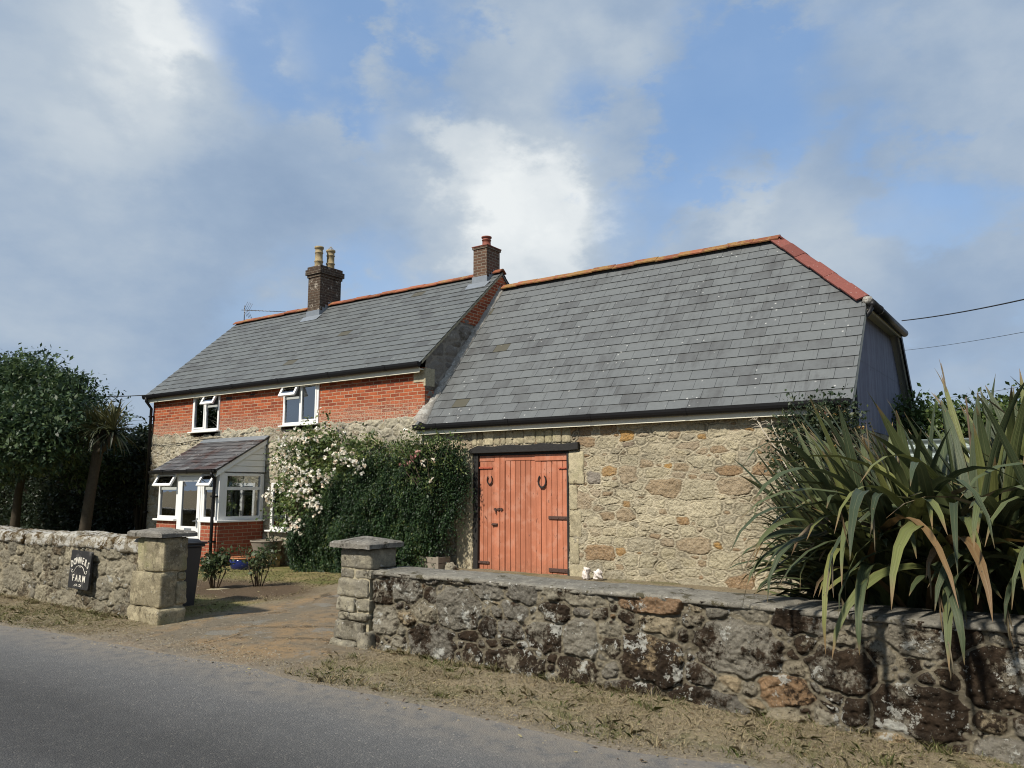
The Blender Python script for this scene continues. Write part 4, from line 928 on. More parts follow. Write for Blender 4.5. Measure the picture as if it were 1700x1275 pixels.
# dressed stones round the doorway
m = MB(); g = random.Random(4)
for z0, z1, w in ((.05, .40, .27), (.41, .82, .19), (.83, 1.25, .24), (1.26, 1.66, .17), (1.67, 2.20, .30)):
    rock(m, DX1 + .012, DX1 + w, BY - .022 - g.uniform(0, .008), BY + .12, z0 + .004, z1 - .004, r=.022, amp=.010, seed=g.randint(0, 99))
x = DX0 - .05
while x < -6.6:
    w = g.uniform(.11, .26); rock(m, x + .004, x + w - .004, BY - .020 - g.uniform(0, .012), BY + .12, 2.345, 2.345 + g.uniform(.22, .30), r=.03, amp=.012, seed=g.randint(0, 99)); x += w
qo = m.build('door_surround', MAT['quoin'], barn)
m = MB(); m.box(-8.98, DX0 - .02, BY - .03, BY + .1, -.05, 2.3, bev=.01); m.box(-9.77, -8.97, BY - .025, BY + .1, .9, 2.6, bev=.01); m.build('render_patch', MAT['render'], barn)
# lintel
m = MB(); pts = []
L0, L1 = DX0 - .06, -6.44
for i in range(13):
    x = L0 + (L1 - L0) * i / 12; pts.append((x, 2.335 + .012 * math.sin(i * 1.7) - (.05 if i == 0 else 0)))
pts += [(L1, 2.225), (DX1 + .02, 2.212), (L0, 2.212)]
m.prism(pts, BY - .075, BY + .2, 'y'); m.build('lintel', MAT['black_wood'], barn, bevel=.008)
m = MB(); m.box(DX0, DX0 + .10, BY - .02, BY + .1, .1, 2.211); m.box(DX1 - .025, DX1 + .008, BY - .025, BY + .1, .1, 2.211); m.box(DX0 + .10, DX1 - .025, BY + .0, BY + .1, 2.17, 2.211)
m.build('door_frame', MAT['black_wood'], barn, bevel=.004)
m = MB(); m.box(DX0 - .02, DX1 + .02, BY + .09, BY + .12, .0, 2.3); m.build('door_backing', MAT['black_wood'], barn)
def planks(x0, x1, z0, z1, n, y, rails):
    m = MB(); w = (x1 - x0) / n; g = random.Random(int(x0 * 100))
    for i in range(n):
        d = g.uniform(-.003, .003); m.box(x0 + i * w + .0035, x0 + (i + 1) * w - .0035, y + d, y + .03 + d, z0 + g.uniform(0, .012), z1, g.random(), bev=.003)
    for k, (a, b, c, e) in enumerate(rails): m.box(a, b, y - .010 - .005 * k, y + .018 - .003 * k, c, e, g.random(), bev=.003)
    return m
XD = -8.055
dl_ = planks(DX0 + .105, XD - .006, .20, 2.165, 5, BY + .03, [(DX0 + .105, XD - .13, 2.07, 2.166), (XD - .12, XD - .008, .2, 2.167)]).build('door_leaf', MAT['door'], barn)
dr_ = planks(XD + .004, DX1 - .03, .17, 2.165, 13, BY + .03, [(XD + .004, DX1 - .03, 2.075, 2.167), (XD + .004, XD + .10, .17, 2.166), (-7.33, DX1 - .031, 2.06, 2.168)]).build('door_leaf', MAT['door'], barn)
def strap(parent, xa, xb, z, hh, mat, studs=3):
    m = MB(); m.box(xa, xb, BY + .004, BY + .017, z - hh, z + hh, bev=.003)
    for k in range(studs): x = xa + (xb - xa) * (k + .5) / studs; m.lathe((x, BY + .003, z), [(.0, -.006), (.008, -.004), (.008, .004), (0, .006)], 6)
    return m.build('strap_hinge', mat, parent)
strap(dr_, -7.06, -6.67, 1.125, .026, MAT['rusty_hinge']); strap(dr_, -7.06, -6.67, .285, .030, MAT['rusty_hinge']); strap(dr_, -6.86, -6.67, 1.93, .011, MAT['red_hinge'], 2)
strap(dl_, -8.58, -8.28, .335, .022, MAT['rusty_hinge']); strap(dl_, -8.58, -8.22, 1.96, .017, MAT['red_hinge'])
m = MB(); m.tube([(-8.17, BY + .0, 1.245), (-7.98, BY + .0, 1.245)], .011, 6); m.box(-8.16, -8.13, BY - .012, BY + .018, 1.225, 1.265); m.box(-8.09, -8.06, BY - .012, BY + .018, 1.225, 1.265); m.box(-8.03, -8.0, BY - .012, BY + .018, 1.222, 1.268); m.tube([(-8.12, BY - .004, 1.24), (-8.125, BY - .008, 1.17)], .009, 6)
m.build('bolt', MAT['rusty_hinge'], dl_)
m = MB(); m.tube([(-8.21, BY + .016, .985), (-8.205, BY - .02, .985), (-8.11, BY - .02, .985), (-8.105, BY + .016, .985)], .010, 6); m.box(-8.22, -8.095, BY + .008, BY + .018, .965, 1.005); m.build('handle', MAT['rusty_hinge'], dl_)
# roof: front, back and half hip
sl_b = (BRZ - BEZ) / (BRY - BEY); th = math.atan(sl_b); c_, s_ = math.cos(th), math.sin(th)
RXE, VX, HPY, HPZ = -3.80, -2.23, 12.14, BEZ + sl_b * (12.14 - BEY)
L = (BRY - BEY) / c_; tH = (HPY - BEY) / c_; off = BX0 - .02
hi = lambda t: (VX - off) if t <= tH else (VX - off) + (RXE - VX) * (t - tH) / (L - tH)
m = MB(); X = Vector((1, 0, 0))
slates(m, Vector((off, BEY - .05, BEZ - .05 * sl_b)), X, Vector((0, c_, s_)), Vector((0, -s_, c_)), L + .05, .214, .335, lambda t: -.06 if t < .5 else 0, lambda t: hi(max(t - .05, 0)), 8)
slates(m, Vector((VX, 2 * BRY - BEY, BEZ)), -X, Vector((0, -c_, s_)), Vector((0, s_, c_)), L, .214, .335, lambda t: (VX - off) - hi(t), lambda t: VX - off, 9)
hv = Vector((RXE - VX, 0, BRZ - HPZ)); hL = hv.length; hv.normalize(); half = BRY - HPY
slates(m, Vector((VX + .03, BRY - half, HPZ - .03)), Vector((0, 1, 0)), hv, Vector((0, 1, 0)).cross(hv), hL, .214, .335, lambda t: half * t / hL, lambda t: 2 * half - half * t / hL, 10)
e = .02
m.add([(off, BEY, BEZ - e), (VX - .01, BEY, BEZ - e), (VX - .01, HPY, HPZ - e), (RXE, BRY, BRZ - e), (off, BRY, BRZ - e), (off, 2 * BRY - BEY, BEZ - e), (VX - .01, 2 * BRY - BEY, BEZ - e), (VX - .01, 2 * BRY - HPY, HPZ - e)], [(0, 1, 2, 3, 4), (4, 3, 7, 6, 5), (2, 7, 3)], .4)
broof = m.build('roof', MAT['barn_slate'], barn, recalc=False)
ridge_run(MB(), (BX0 + .03, BRY, BRZ + .085), (RXE, BRY, BRZ + .085), w=.14, drop=.10, seed=5).build('ridge_tiles', MAT['ridge_lichen'], broof)
m = MB(); hipA = Vector((RXE - .02, BRY, BRZ + .075))
for sgn in (-1, 1):
    ridge_run(m, hipA, (VX + .02, BRY + sgn * half, HPZ + .075), tile=.42, w=.17, drop=.085, th=.022, seed=6)
m.build('hip_tiles', MAT['hip'], broof)
m = MB(); m.lathe((VX + .01, HPY - .02, HPZ - .02), [(0, .08), (.06, .06), (.08, .0), (.05, -.05), (0, -.06)], 8); m.build('hip_mortar', MAT['fillet'], broof)
# lead-grey soffit and boards of the overhanging gable
m = MB(); e2 = .035
def slope_pt(y): return BEZ + sl_b * (min(y, 2 * BRY - y) - BEY)
for ya, yb in ((BEY, HPY), (2 * BRY - HPY, 2 * BRY - BEY)):
    za, zb = slope_pt(ya) - e2, slope_pt(yb) - e2
    m.add([(BX1 - .02, ya, za - .03), (VX - .02, ya, za - .03), (VX - .02, yb, zb - .03), (BX1 - .02, yb, zb - .03)], [(0, 1, 2, 3)])
    m.add([(x, y, z) for x in (VX - .028, VX - .006) for y, z in ((ya, za - .13), (yb, zb - .13), (yb, zb), (ya, za))], [(0, 1, 2, 3), (4, 5, 6, 7), (0, 1, 5, 4), (1, 2, 6, 5), (3, 0, 4, 7)])
m.add([(BX1 - .02, HPY, HPZ - .1), (VX + .02, HPY, HPZ - .1), (VX + .02, 2 * BRY - HPY, HPZ - .1), (BX1 - .02, 2 * BRY - HPY, HPZ - .1)], [(0, 1, 2, 3)])
m.box(VX + .0, VX + .025, HPY, 2 * BRY - HPY, HPZ - .15, HPZ - .01)
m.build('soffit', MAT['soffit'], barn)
m = MB()   # gutter under the hip and a dark strip along the far verge
m.tube([(VX + .075, HPY - .06, HPZ - .07), (VX + .075, 2 * BRY - HPY + .06, HPZ - .07)], .062, 12); m.tube([(VX + .075, HPY + .4, HPZ - .07), (VX + .075, HPY + .48, HPZ - .07)], .07, 12)
m.add([(x, y, z) for x in (VX - .005, VX + .03) for y, z in ((2 * BRY - HPY, HPZ - .14), (2 * BRY - BEY, BEZ - .14), (2 * BRY - BEY, BEZ + .02), (2 * BRY - HPY, HPZ + .02))], [(0, 1, 2, 3), (4, 5, 6, 7), (0, 1, 5, 4), (1, 2, 6, 5), (2, 3, 7, 6), (3, 0, 4, 7)])
m.tube([(VX + .07, HPY - .03, HPZ - .10), (VX + .03, HPY - .05, HPZ - .2), (BX1 + .06, HPY - .12, HPZ - .36), (BX1 + .05, 11.72, 3.5), (BX1 + .05, 11.55, 3.15), (BX1 + .05, 11.5, 0)], .034, 10)
for z in (2.6, 1.2): m.box(BX1, BX1 + .1, 11.45, 11.55, z, z + .04)
m.build('gutter', MAT['black_plastic'], barn)
gutter(MB(), BX0 - .07, VX - .03, BEY - .062, BEZ - .035, .068).build('gutter', MAT['black_plastic'], barn)
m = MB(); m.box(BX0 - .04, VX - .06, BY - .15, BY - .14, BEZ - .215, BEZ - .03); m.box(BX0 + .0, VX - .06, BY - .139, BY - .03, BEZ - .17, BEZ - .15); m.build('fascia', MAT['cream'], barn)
# corrugated cladding on the gable
ys = np.arange(BY, 2 * BRY - BY, .0095); V = []; F = []
for i, y in enumerate(ys):
    zt_ = min(slope_pt(y), HPZ + .02) - .07; x = BX1 + .012 + .011 * math.sin(y * 2 * math.pi / .076)
    V += [(x, y, 2.46), (x, y, 3.5), (x + .004, y, 3.46), (x + .004, y, zt_)] if zt_ > 3.55 else [(x, y, 2.46), (x, y, (2.46 + zt_) / 2), (x, y, (2.46 + zt_) / 2), (x, y, zt_)]
    if i:
        a = (i - 1) * 4; b = i * 4
        F += [a, b, b + 1, a + 1, a + 2, b + 2, b + 3, a + 3]
fast_mesh('cladding', V, F, 4, MAT['cladding'], barn, smooth=True)
# cement fillet where the barn roof meets the house gable, rough and lichen dotted
m = MB(); K = 60; vs = []; fs = []
for i in range(K + 1):
    y = BEY - .04 + (BRY - BEY + .06) * i / K; z = slope_pt(min(y, BRY)); w = .10 + .03 * (random.random() - .5); hh = .10 + .035 * (random.random() - .5)
    if i < 8: w += .10 * (1 - i / 8); hh += .06 * (1 - i / 8)
    for a, b in ((-.02, hh), (w * .45, hh * .85), (w, .035), (w, -.02)): vs.append((HX1 + a, y - b * s_, z + b * c_))
for i in range(K): fs += [(i * 4 + k, i * 4 + k + 1, i * 4 + k + 5, i * 4 + k + 4) for k in range(3)]
m.add(vs, fs, .5, True); m.build('cement_fillet', MAT['fillet'], barn)

# ================================================================== STONE WALLS AND GATE PIERS
def pier_cap(x0, x1, y0, y1, z, t, top, seed):
    m = MB(); n = 22; u = np.linspace(0, 1, n); U, Vv = np.meshgrid(u, u, indexing='ij')
    X = x0 + (x1 - x0) * U; Y = y0 + (y1 - y0) * Vv
    e = np.minimum(np.minimum(U, 1 - U), np.minimum(Vv, 1 - Vv)) * 2
    Zt = z + t + (top - t) * e + .010 * fbm(X * 9, Y * 9, seed) * 2 + .006 * fbm(X * 30, Y * 30, seed) - .014 * sstep(.06, 0, e)
    ed = .012 * fbm(X * 12, Y * 12, seed + 3)
    idx = np.arange(n * n).reshape(n, n); q = np.stack([idx[:-1, :-1], idx[1:, :-1], idx[1:, 1:], idx[:-1, 1:]], -1).reshape(-1, 4)
    jx = X + np.where(U < .01, -1, np.where(U > .99, 1, 0)) * ed; jy = Y + np.where(Vv < .01, -1, np.where(Vv > .99, 1, 0)) * ed
    m.add(np.stack([jx, jy, Zt], -1).reshape(-1, 3).tolist(), q.tolist(), .5, True)
    ring = [idx[i, 0] for i in range(n)] + [idx[n - 1, k] for k in range(1, n)] + [idx[i, n - 1] for i in range(n - 2, -1, -1)] + [idx[0, k] for k in range(n - 2, 0, -1)]
    top_ = [(jx.flat[i], jy.flat[i], Zt.flat[i]) for i in ring]; lo = [(a, b, z + .008 * random.random()) for a, b, c in top_]
    k = len(ring); m.add(top_ + lo, [(i, k + i, k + (i + 1) % k, (i + 1) % k) for i in range(k)] + [tuple(range(k, 2 * k))], .5, False)
    return m
# wall beside the road, right of the gate
rwall = thing('garden_wall', 'long low wall of dark mossy rubble with a grey cement coping, in front of the barn', 'wall', (-2, 5.7, 0))
WA = Vector((-5.74, 5.745, 0)); WB = Vector((4.2, 5.49, 0)); wu = (WB - WA); WLn = wu.length; wu.normalize(); wn = Vector((wu.y, -wu.x, 0))
rb = rubble(WLn, .92, .0070, [(.185, 40), (.15, 160), (.12, 300), (.088, 700), (.06, 2200), (.038, 2500), (.022, 2500)], 52, ax=1.45, p=3.2, warp=.06, mortar=.013, relief=.034, rough=.030, rise=.016)
def fn(X, Z, h):
    h = h + .03 * np.clip(.25 - Z, 0, 1)
    return WA.x + wu.x * X + wn.x * h, WA.y + wu.y * X + wn.y * h, Z - .14 + .0 * X
wall_mesh('wall_body', rb, fn, MAT['road_stone'], rwall)
m = MB(); a = math.atan2(wu.y, wu.x); Mw = Matrix.Translation(WA) @ Matrix.Rotation(a, 4, 'Z')
m.box(0, WLn, .03, .50, -.2, .75, M=Mw); m.build('wall_back', MAT['render'], rwall)
m = MB(); K = int(WLn / .035); prof = [(-.030, .752), (-.034, .772), (-.022, .790), (.05, .797), (.25, .806), (.44, .800), (.53, .786), (.54, .752)]; vs = []; g = np.random.default_rng(2)
jo = np.cumsum(g.uniform(.62, 1.1, 16))
for i in range(K + 1):
    s = i * WLn / K; dj = np.min(np.abs(jo - s)); dip = -.010 * math.exp(-(dj / .018) ** 2); sec = int(np.searchsorted(jo, s)); off_ = (.004 * ((sec * 37) % 5 - 2), .003 * ((sec * 53) % 5 - 2))
    for k, (t, z) in enumerate(prof):
        nz_ = .012 * float(fbm(s * 5 + k * .1, z * 9, 71)) + .006 * float(fbm(s * 21, k * 1.7, 72))
        tt = t + (off_[0] + nz_ * 1.2 - dip * .8 if k < 3 else 0); vs.append(Mw @ Vector((s, tt, z + off_[1] + nz_ * (.8 if k > 1 else .3) + dip)))
P_ = len(prof); fs = [(i * P_ + k, (i + 1) * P_ + k, (i + 1) * P_ + (k + 1) % P_, i * P_ + (k + 1) % P_) for i in range(K) for k in range(P_)] + [tuple(range(P_)), tuple(range(K * P_, (K + 1) * P_))]
m.add(vs, fs, .5, True); m.build('coping', MAT['coping'], rwall)
# right gate pier
rp = thing('gate_pier', 'gate pier of mixed grey and buff blocks at the end of the mossy wall', 'gate pier', (-6., 5.9, 0))
m = MB(); g = random.Random(8); x0, x1, y0, y1 = -6.21, -5.74, 5.67, 6.06
PA = dict(n=17, freq=11)
mc = MB(); mc.box(x0 + .03, x1 - .03, y0 + .03, y1 - .02, -.1, 1.0); mc.build('pier_core', MAT['render'], rp)
rock(m, x0 + .02, x1 + .0, y0 + .01, y1, .795, 1.0, r=.03, seed=1, amp=.016)
rock(m, x0 + .03, x0 + .22, y0 + .02, y1, .70, .788, seed=2); rock(m, x0 + .23, x1, y0 + .015, y1, .70, .788, seed=3)
rock(m, x0 - .0, x1 - .03, y0, y1, .515, .693, r=.028, seed=4); rock(m, x0, x0 + .26, y0 - .01, y1, .375, .508, seed=5); rock(m, x0 + .27, x1, y0, y1, .385, .508, seed=6)
rock(m, x0 + .2, x1 - .02, y0 - .02, y1, .29, .372, seed=7, r=.03); rock(m, x0 + .01, x0 + .195, y0, y1, .285, .368, seed=17)
rock(m, x0 - .02, x1 - .06, y0 - .02, y1, .10, .282, r=.03, seed=8); rock(m, x0 - .05, x1 - .15, y0 - .05, y1, -.08, .094, r=.04, seed=9, amp=.025); rock(m, x1 - .145, x1 + .02, y0 - .03, y1, -.08, .2, r=.03, seed=10)
m.build('pier_shaft', MAT['block_grey'], rp)
pier_cap(-6.26, -5.69, 5.605, 6.10, 1.0, .062, .12, 5).build('pier_cap', MAT['cap'], rp)
# left wall, pier
lwall = thing('garden_wall', 'weathered rubble wall with rounded lichen-white coping stones and a name board', 'wall', (-14, 5.5, 0))
LX0 = -24.; rb = rubble(LX0 * -1 - 9.3, 1.02, .0095, [(.17, 60), (.13, 200), (.09, 800), (.055, 2500), (.032, 3000), (.02, 2500)], 44, ax=1.5, p=3., warp=.07, mortar=.015, relief=.030, rough=.030, rise=.016)
def ly(x): return 5.36 + .0 * x
def fn(X, Z, h):
    h = h + .05 * np.clip(.35 - Z, 0, 1); return LX0 + X, 5.36 - h - .02 * (X < 0), Z - .18 + 0 * X
wall_mesh('wall_body', rb, fn, MAT['left_stone'], lwall)
m = MB(); m.box(LX0, -9.32, 5.40, 5.80, -.1, .82); m.build('wall_back', MAT['render'], lwall)
m = MB(); x = -9.31; g = random.Random(3)
while x > LX0:
    w = g.uniform(.5, 1.25); rock(m, x - w + .003, x - .003, 5.285 + g.uniform(0, .03), 5.83, .80 + g.uniform(-.012, .012), .985 + g.uniform(-.015, .015), r=.06, amp=.026, n=23, seed=g.randint(0, 99), freq=8); x -= w
m.build('coping', MAT['leftcoping'], lwall)
lp = thing('gate_pier', 'gate pier of large squared buff blocks with the wheelie bin behind it', 'gate pier', (-9., 5.5, 0))
m = MB(); x0, x1, y0, y1 = -9.34, -8.74, 5.28, 5.60
mc = MB(); mc.box(x0 + .03, x1 - .035, y0 + .035, y1 - .02, -.1, 1.02); mc.build('pier_core', MAT['render'], lp)
rock(m, x0 + .14, x1, y0, y1, .625, 1.02, r=.03, seed=21, amp=.014, n=13); rock(m, x0 - .02, x0 + .135, y0 + .02, y1, .60, 1.015, r=.03, seed=22)
rock(m, x0 - .06, x1 - .01, y0 - .02, y0 + .195, .215, .615, r=.035, seed=23, amp=.016, n=13); rock(m, x0 + .1, x1 - .0, y0 + .20, y1 + .01, .24, .50, seed=24, r=.025); rock(m, x0 + .1, x1, y0 + .20, y1, .505, .62, seed=25, r=.03)
rock(m, x0 + .22, x1 + .03, y0 - .05, y1, -.1, .207, r=.04, seed=26, amp=.024, n=11); rock(m, x0 - .08, x0 + .21, y0 - .03, y1, -.1, .207, r=.04, seed=27, amp=.02)
m.build('pier_shaft', MAT['block'], lp)
pier_cap(-9.46, -8.70, 5.22, 5.68, 1.024, .06, .11, 9).build('pier_cap', MAT['cap'], lp)

# ------------------------------------------------------------------ name board
def text_mesh(s, size, extrude=.002, bold=.012):
    cu = bpy.data.curves.new('lettering', 'FONT'); cu.body = s; cu.size = size; cu.align_x = 'CENTER'; cu.extrude = extrude; cu.offset = bold * size; cu.resolution_u = 2
    o = bpy.data.objects.new('lettering', cu); COL.objects.link(o); bpy.context.view_layer.update()
    dg = bpy.context.evaluated_depsgraph_get(); me = bpy.data.meshes.new_from_object(o.evaluated_get(dg)); bpy.data.objects.remove(o); bpy.data.curves.remove(cu)
    vs = [v.co.copy() for v in me.vertices]; fs = [list(p.vertices) for p in me.polygons]; bpy.data.meshes.remove(me)
    return vs, fs
SGN = Matrix.Translation((-10.60, 5.262, .55)) @ Matrix.Rotation(R(-2.5), 4, 'X') @ Matrix.Rotation(R(1.), 4, 'Y')
sign = thing('name_board', 'worn black slate name board lettered in white, fixed to the left wall', 'sign', tuple(SGN.translation))
w2, h2 = .262, .242; pts = []
for cx, cz, a0 in ((w2, h2, 0), (-w2, h2, 90), (-w2, -h2, 180), (w2, -h2, 270)):
    rr = .035 if cx > 0 else .02
    for k in range(5): t = R(a0 + k * 22.5); pts.append((cx - math.copysign(rr, cx) + rr * math.cos(t), cz - math.copysign(rr, cz) + rr * math.sin(t)))
m = MB(); m.prism(pts, -.016, .016, 'y', .5); m.v = [SGN @ Vector(p) for p in m.v]; m.build('board', MAT['sign'], sign, bevel=.004)
m = MB()
def put(vs, fs, M): m.add([SGN @ (M @ Vector((p.x, -p.z - .0185, p.y))) for p in vs], fs, .5)
for i, ch in enumerate('DOWNERS'):
    t = (i - 3) / 3; vs, fs = text_mesh(ch, .105)
    put(vs, fs, Matrix.Translation((t * .195, 0, .082 - .05 * t * t)) @ Matrix.Rotation(R(t * 20), 4, 'Y') @ Matrix.Diagonal((.82, 1, 1.12, 1)))
m.build('lettering', MAT['letter'], sign); m = MB()
for i, ch in enumerate('FARM'):
    vs, fs = text_mesh(ch, .105); put(vs, fs, Matrix.Translation(((i - 1.5) * .088 - .005 + (.010 if i == 3 else 0), 0, -.145)) @ Matrix.Diagonal((.95, 1, 1.1, 1)))
m.build('lettering', MAT['letter'], sign)
m = MB()
def curl(pts, r=.0035): m.tube([SGN @ Vector((x, -.0185, z)) for x, z in pts], r, 5)
for sx in (-1, 1):
    sc_ = [(.018, .028), (.012, .042), (.022, .055), (.038, .048), (.075, .038), (.11, .008), (.14, -.026), (.165, -.040), (.188, -.036), (.196, -.018), (.185, -.004), (.172, -.012)]
    cu_ = [tuple(.5 * (2 * p1[q] + (p2[q] - p0[q]) * t + (2 * p0[q] - 5 * p1[q] + 4 * p2[q] - p3[q]) * t * t + (3 * p1[q] - p0[q] - 3 * p2[q] + p3[q]) * t ** 3) for q in (0, 1)) for p0, p1, p2, p3 in zip([sc_[0]] + sc_, sc_, sc_[1:], sc_[2:] + [sc_[-1]]) for t in (0, .25, .5, .75)] + [sc_[-1]]
    curl([(sx * a, b) for a, b in cu_])
    m.build('scroll', MAT['letter'], sign); m = MB()
    curl([(sx * a, b) for a, b in ((.012, -.196), (.04, -.180), (.075, -.19), (.095, -.202), (.078, -.210), (.045, -.202), (.012, -.206))], .003); m.build('scroll', MAT['letter'], sign); m = MB()

# horseshoes nailed to the doors
def horseshoe(x, z, s, label):
    o = thing('horseshoe', label, 'horseshoe', (x, BY + .02, z), 'horseshoes on the barn doors')
    m = MB(); K = 18; inner = []; outer = []
    for i in range(K + 1):
        t = R(-240 + 300 * i / K + 0); a = R(-90) + (i / K - .5) * 2 * R(142)
        px, pz = math.cos(a) * .80, math.sin(a) * 1.12 + .1
        wd = .26 - .08 * abs(i / K - .5) * 2
        inner.append((px * (1 - wd), pz * (1 - wd) + .03)); outer.append((px, pz))
    vs = []
    for yv in (BY - .004, BY + .014):
        for (a, b), (c, d) in zip(inner, outer): vs += [(x + a * s, yv, z + b * s), (x + c * s, yv, z + d * s)]
    n2 = 2 * (K + 1); fs = []
    for i in range(K):
        a = 2 * i; fs += [(a, a + 2, a + 3, a + 1), (n2 + a, n2 + a + 1, n2 + a + 3, n2 + a + 2), (a, n2 + a, n2 + a + 2, a + 2), (a + 1, a + 3, n2 + a + 3, n2 + a + 1)]
    fs += [(0, 1, n2 + 1, n2), (2 * K, n2 + 2 * K, n2 + 2 * K + 1, 2 * K + 1)]
    m.add(vs, fs, .5)
    m.build('shoe', MAT['iron'], o)
horseshoe(-8.27, 1.74, .075, 'small rusty horseshoe on the narrow left door leaf'); horseshoe(-7.18, 1.71, .105, 'larger rusty horseshoe on the wide right door leaf')

# ------------------------------------------------------------------ small things in the yard
bn = thing('wheelie_bin', 'dark grey wheelie bin standing behind the left gate pier', 'bin', (-9.95, 6.1, 0))
def taper(m, x0, x1, y0, y1, z0, z1, k, rnd=.5):
    cx, cy = (x0 + x1) / 2, (y0 + y1) / 2; f = lambda a, c: c + (a - c) * k
    m.add([(f(x0, cx), f(y0, cy), z0), (f(x1, cx), f(y0, cy), z0), (f(x1, cx), f(y1, cy), z0), (f(x0, cx), f(y1, cy), z0), (x0, y0, z1), (x1, y0, z1), (x1, y1, z1), (x0, y1, z1)], [(0, 3, 2, 1), (4, 5, 6, 7), (0, 1, 5, 4), (1, 2, 6, 5), (2, 3, 7, 6), (3, 0, 4, 7)], rnd)
m = MB(); taper(m, -10.17, -9.67, 5.86, 6.40, -.03, .82, .80); m.box(-10.20, -9.64, 5.83, 6.43, .82, .855); m.build('bin_body', MAT['bin'], bn, bevel=.015)
m = MB(); taper(m, -10.22, -9.62, 5.81, 6.45, .858, .885, .98); taper(m, -10.13, -9.71, 5.9, 6.36, .886, .925, 1.15); m.tube([(-9.95, 6.0, .92), (-9.93, 6.0, .95), (-9.84, 6.0, .95), (-9.82, 6.0, .92)], .014, 6); m.build('lid', MAT['bin'], bn, bevel=.01)
for yv in (5.95, 6.3):
    m = MB(); M = Matrix.Translation((-10.20, yv, .08)) @ Matrix.Rotation(R(90), 4, 'X'); mm = MB(); mm.lathe((0, 0, -.02), [(0, 0), (.1, 0), (.1, .04), (0, .04)], 16); m.add([M @ Vector(p) for p in mm.v], mm.f, .5); m.build('wheel', MAT['iron'], bn)

pot = thing('glazed_pot', 'round blue glazed pot with a terracotta rim and a sprig, beside the porch wall', 'flower pot', (-13.62, 9.95, -.02))
c = (-13.62, 9.95, -.03); m = MB(); m.lathe(c, [(0, 0), (.17, 0), (.235, .06), (.27, .14), (.275, .21), (.26, .245), (.0, .245)], 24); m.build('pot', MAT['blue_glaze'], pot)
m = MB(); m.lathe(c, [(.262, .24), (.29, .252), (.29, .275), (.25, .275), (.24, .235)], 24); m.build('rim', MAT['terracotta'], pot)
m = MB(); m.lathe(c, [(.245, .25), (.12, .262), (0, .265)], 20); m.build('soil', simple('potting_soil', (.05, .035, .022), .95, .1, var=.5, scale=50, bs=.6), pot)
m = MB()
for k in range(6): a = k * 1.1; m.tube([(c[0] + .03 * math.cos(a), c[1] + .03 * math.sin(a), c[2] + .25), (c[0] + .08 * math.cos(a), c[1] + .08 * math.sin(a), c[2] + .36), (c[0] + .15 * math.cos(a), c[1] + .15 * math.sin(a), c[2] + .45)], .005, 5)
m.build('stem', MAT['rosestem'], pot)
def leafball(name, parent, C, rad, n, size, mat, aspect=.5, sq=(1, 1, 1)):
    d = rdir(n); r = rng.random(n) ** .5; P = np.array(C) + d * r[:, None] * np.array(rad)
    D = d * .7 + rdir(n) * .8 + np.array((0, 0, -.15)); return leaves(name, P, D, mat, parent, size, aspect)
leafball('foliage', pot, (c[0], c[1], c[2] + .40), (.16, .16, .10), 70, .05, MAT['leaf_garden'])
pl = thing('planter_tub', 'grey basket-weave planter tub standing on a yellow lichened block below the house window', 'planter', (-13.7, 10.55, .1))
pc = (-13.7, 10.55, .27); m = MB(); prof = [(0, 0), (.235, 0)] + [(.235 + .085 * i / 12 + (.008 if i % 2 else 0), .24 * i / 12) for i in range(13)] + [(.335, .24), (.335, .265), (.30, .265), (.29, .2), (0, .2)]; m.lathe(pc, prof, 24); m.build('tub', MAT['weathered_wood'], pl)
leafball('foliage', pl, (pc[0] + .22, pc[1] - .1, pc[2] + .12), (.20, .16, .28), 420, .05, MAT['leaf_honey'])
bk = MB(); rock(bk, -13.98, -13.45, 10.40, 10.72, -.05, .268, r=.03, seed=61); o = bk.build('stone_block', MAT['ochre_block'], None, loc=(-13.7, 10.55, 0)); tag(o, 'yellow lichened stone block under the grey planter tub', 'stone block')
# crate with rubble by the barn door
cr = thing('wooden_crate', 'low weathered wooden crate at the foot of the shrub, left of the barn doors', 'crate', (-9.2, 10.6, .15))
m = MB(); X0, X1, Y0, Y1 = -9.5, -8.93, 10.45, 10.75
for k in range(3):
    z = .12 + k * .105
    m.box(X0, X1, Y0, Y0 + .02, z, z + .095); m.box(X0, X1, Y1 - .02, Y1, z, z + .095); m.box(X0, X0 + .02, Y0 + .021, Y1 - .021, z, z + .095); m.box(X1 - .02, X1, Y0 + .021, Y1 - .021, z, z + .095)
m.build('slats', MAT['weathered_wood'], cr)
m = MB()
for xx in (X0 + .005, X1 - .055): m.box(xx, xx + .05, Y0 - .014, Y0 - .001, .10, .44)
m.box(X0 + .02, X1 - .02, Y0 + .02, Y1 - .02, .11, .3); m.build('corner_batten', MAT['weathered_wood'], cr)
for (x, y, z, s, lab) in ((-8.80, 10.62, .24, .10, 'grey broken stone leaning against the right end of the crate'), (-8.68, 10.55, .17, .06, 'small dark stone lying right of the crate')):
    m = MB(); rock(m, x - s, x + s, y - s * .8, y + s * .8, z - s * .8, z + s * .8, r=s * .5, amp=s * .2, seed=int(s * 900), M=Matrix.Translation((x, y, z)) @ Matrix.Rotation(.5, 4, 'Y') @ Matrix.Translation((-x, -y, -z))); o = m.build('loose_stone', MAT['block_grey'], None, loc=(x, y, z - s)); tag(o, lab, 'stone')
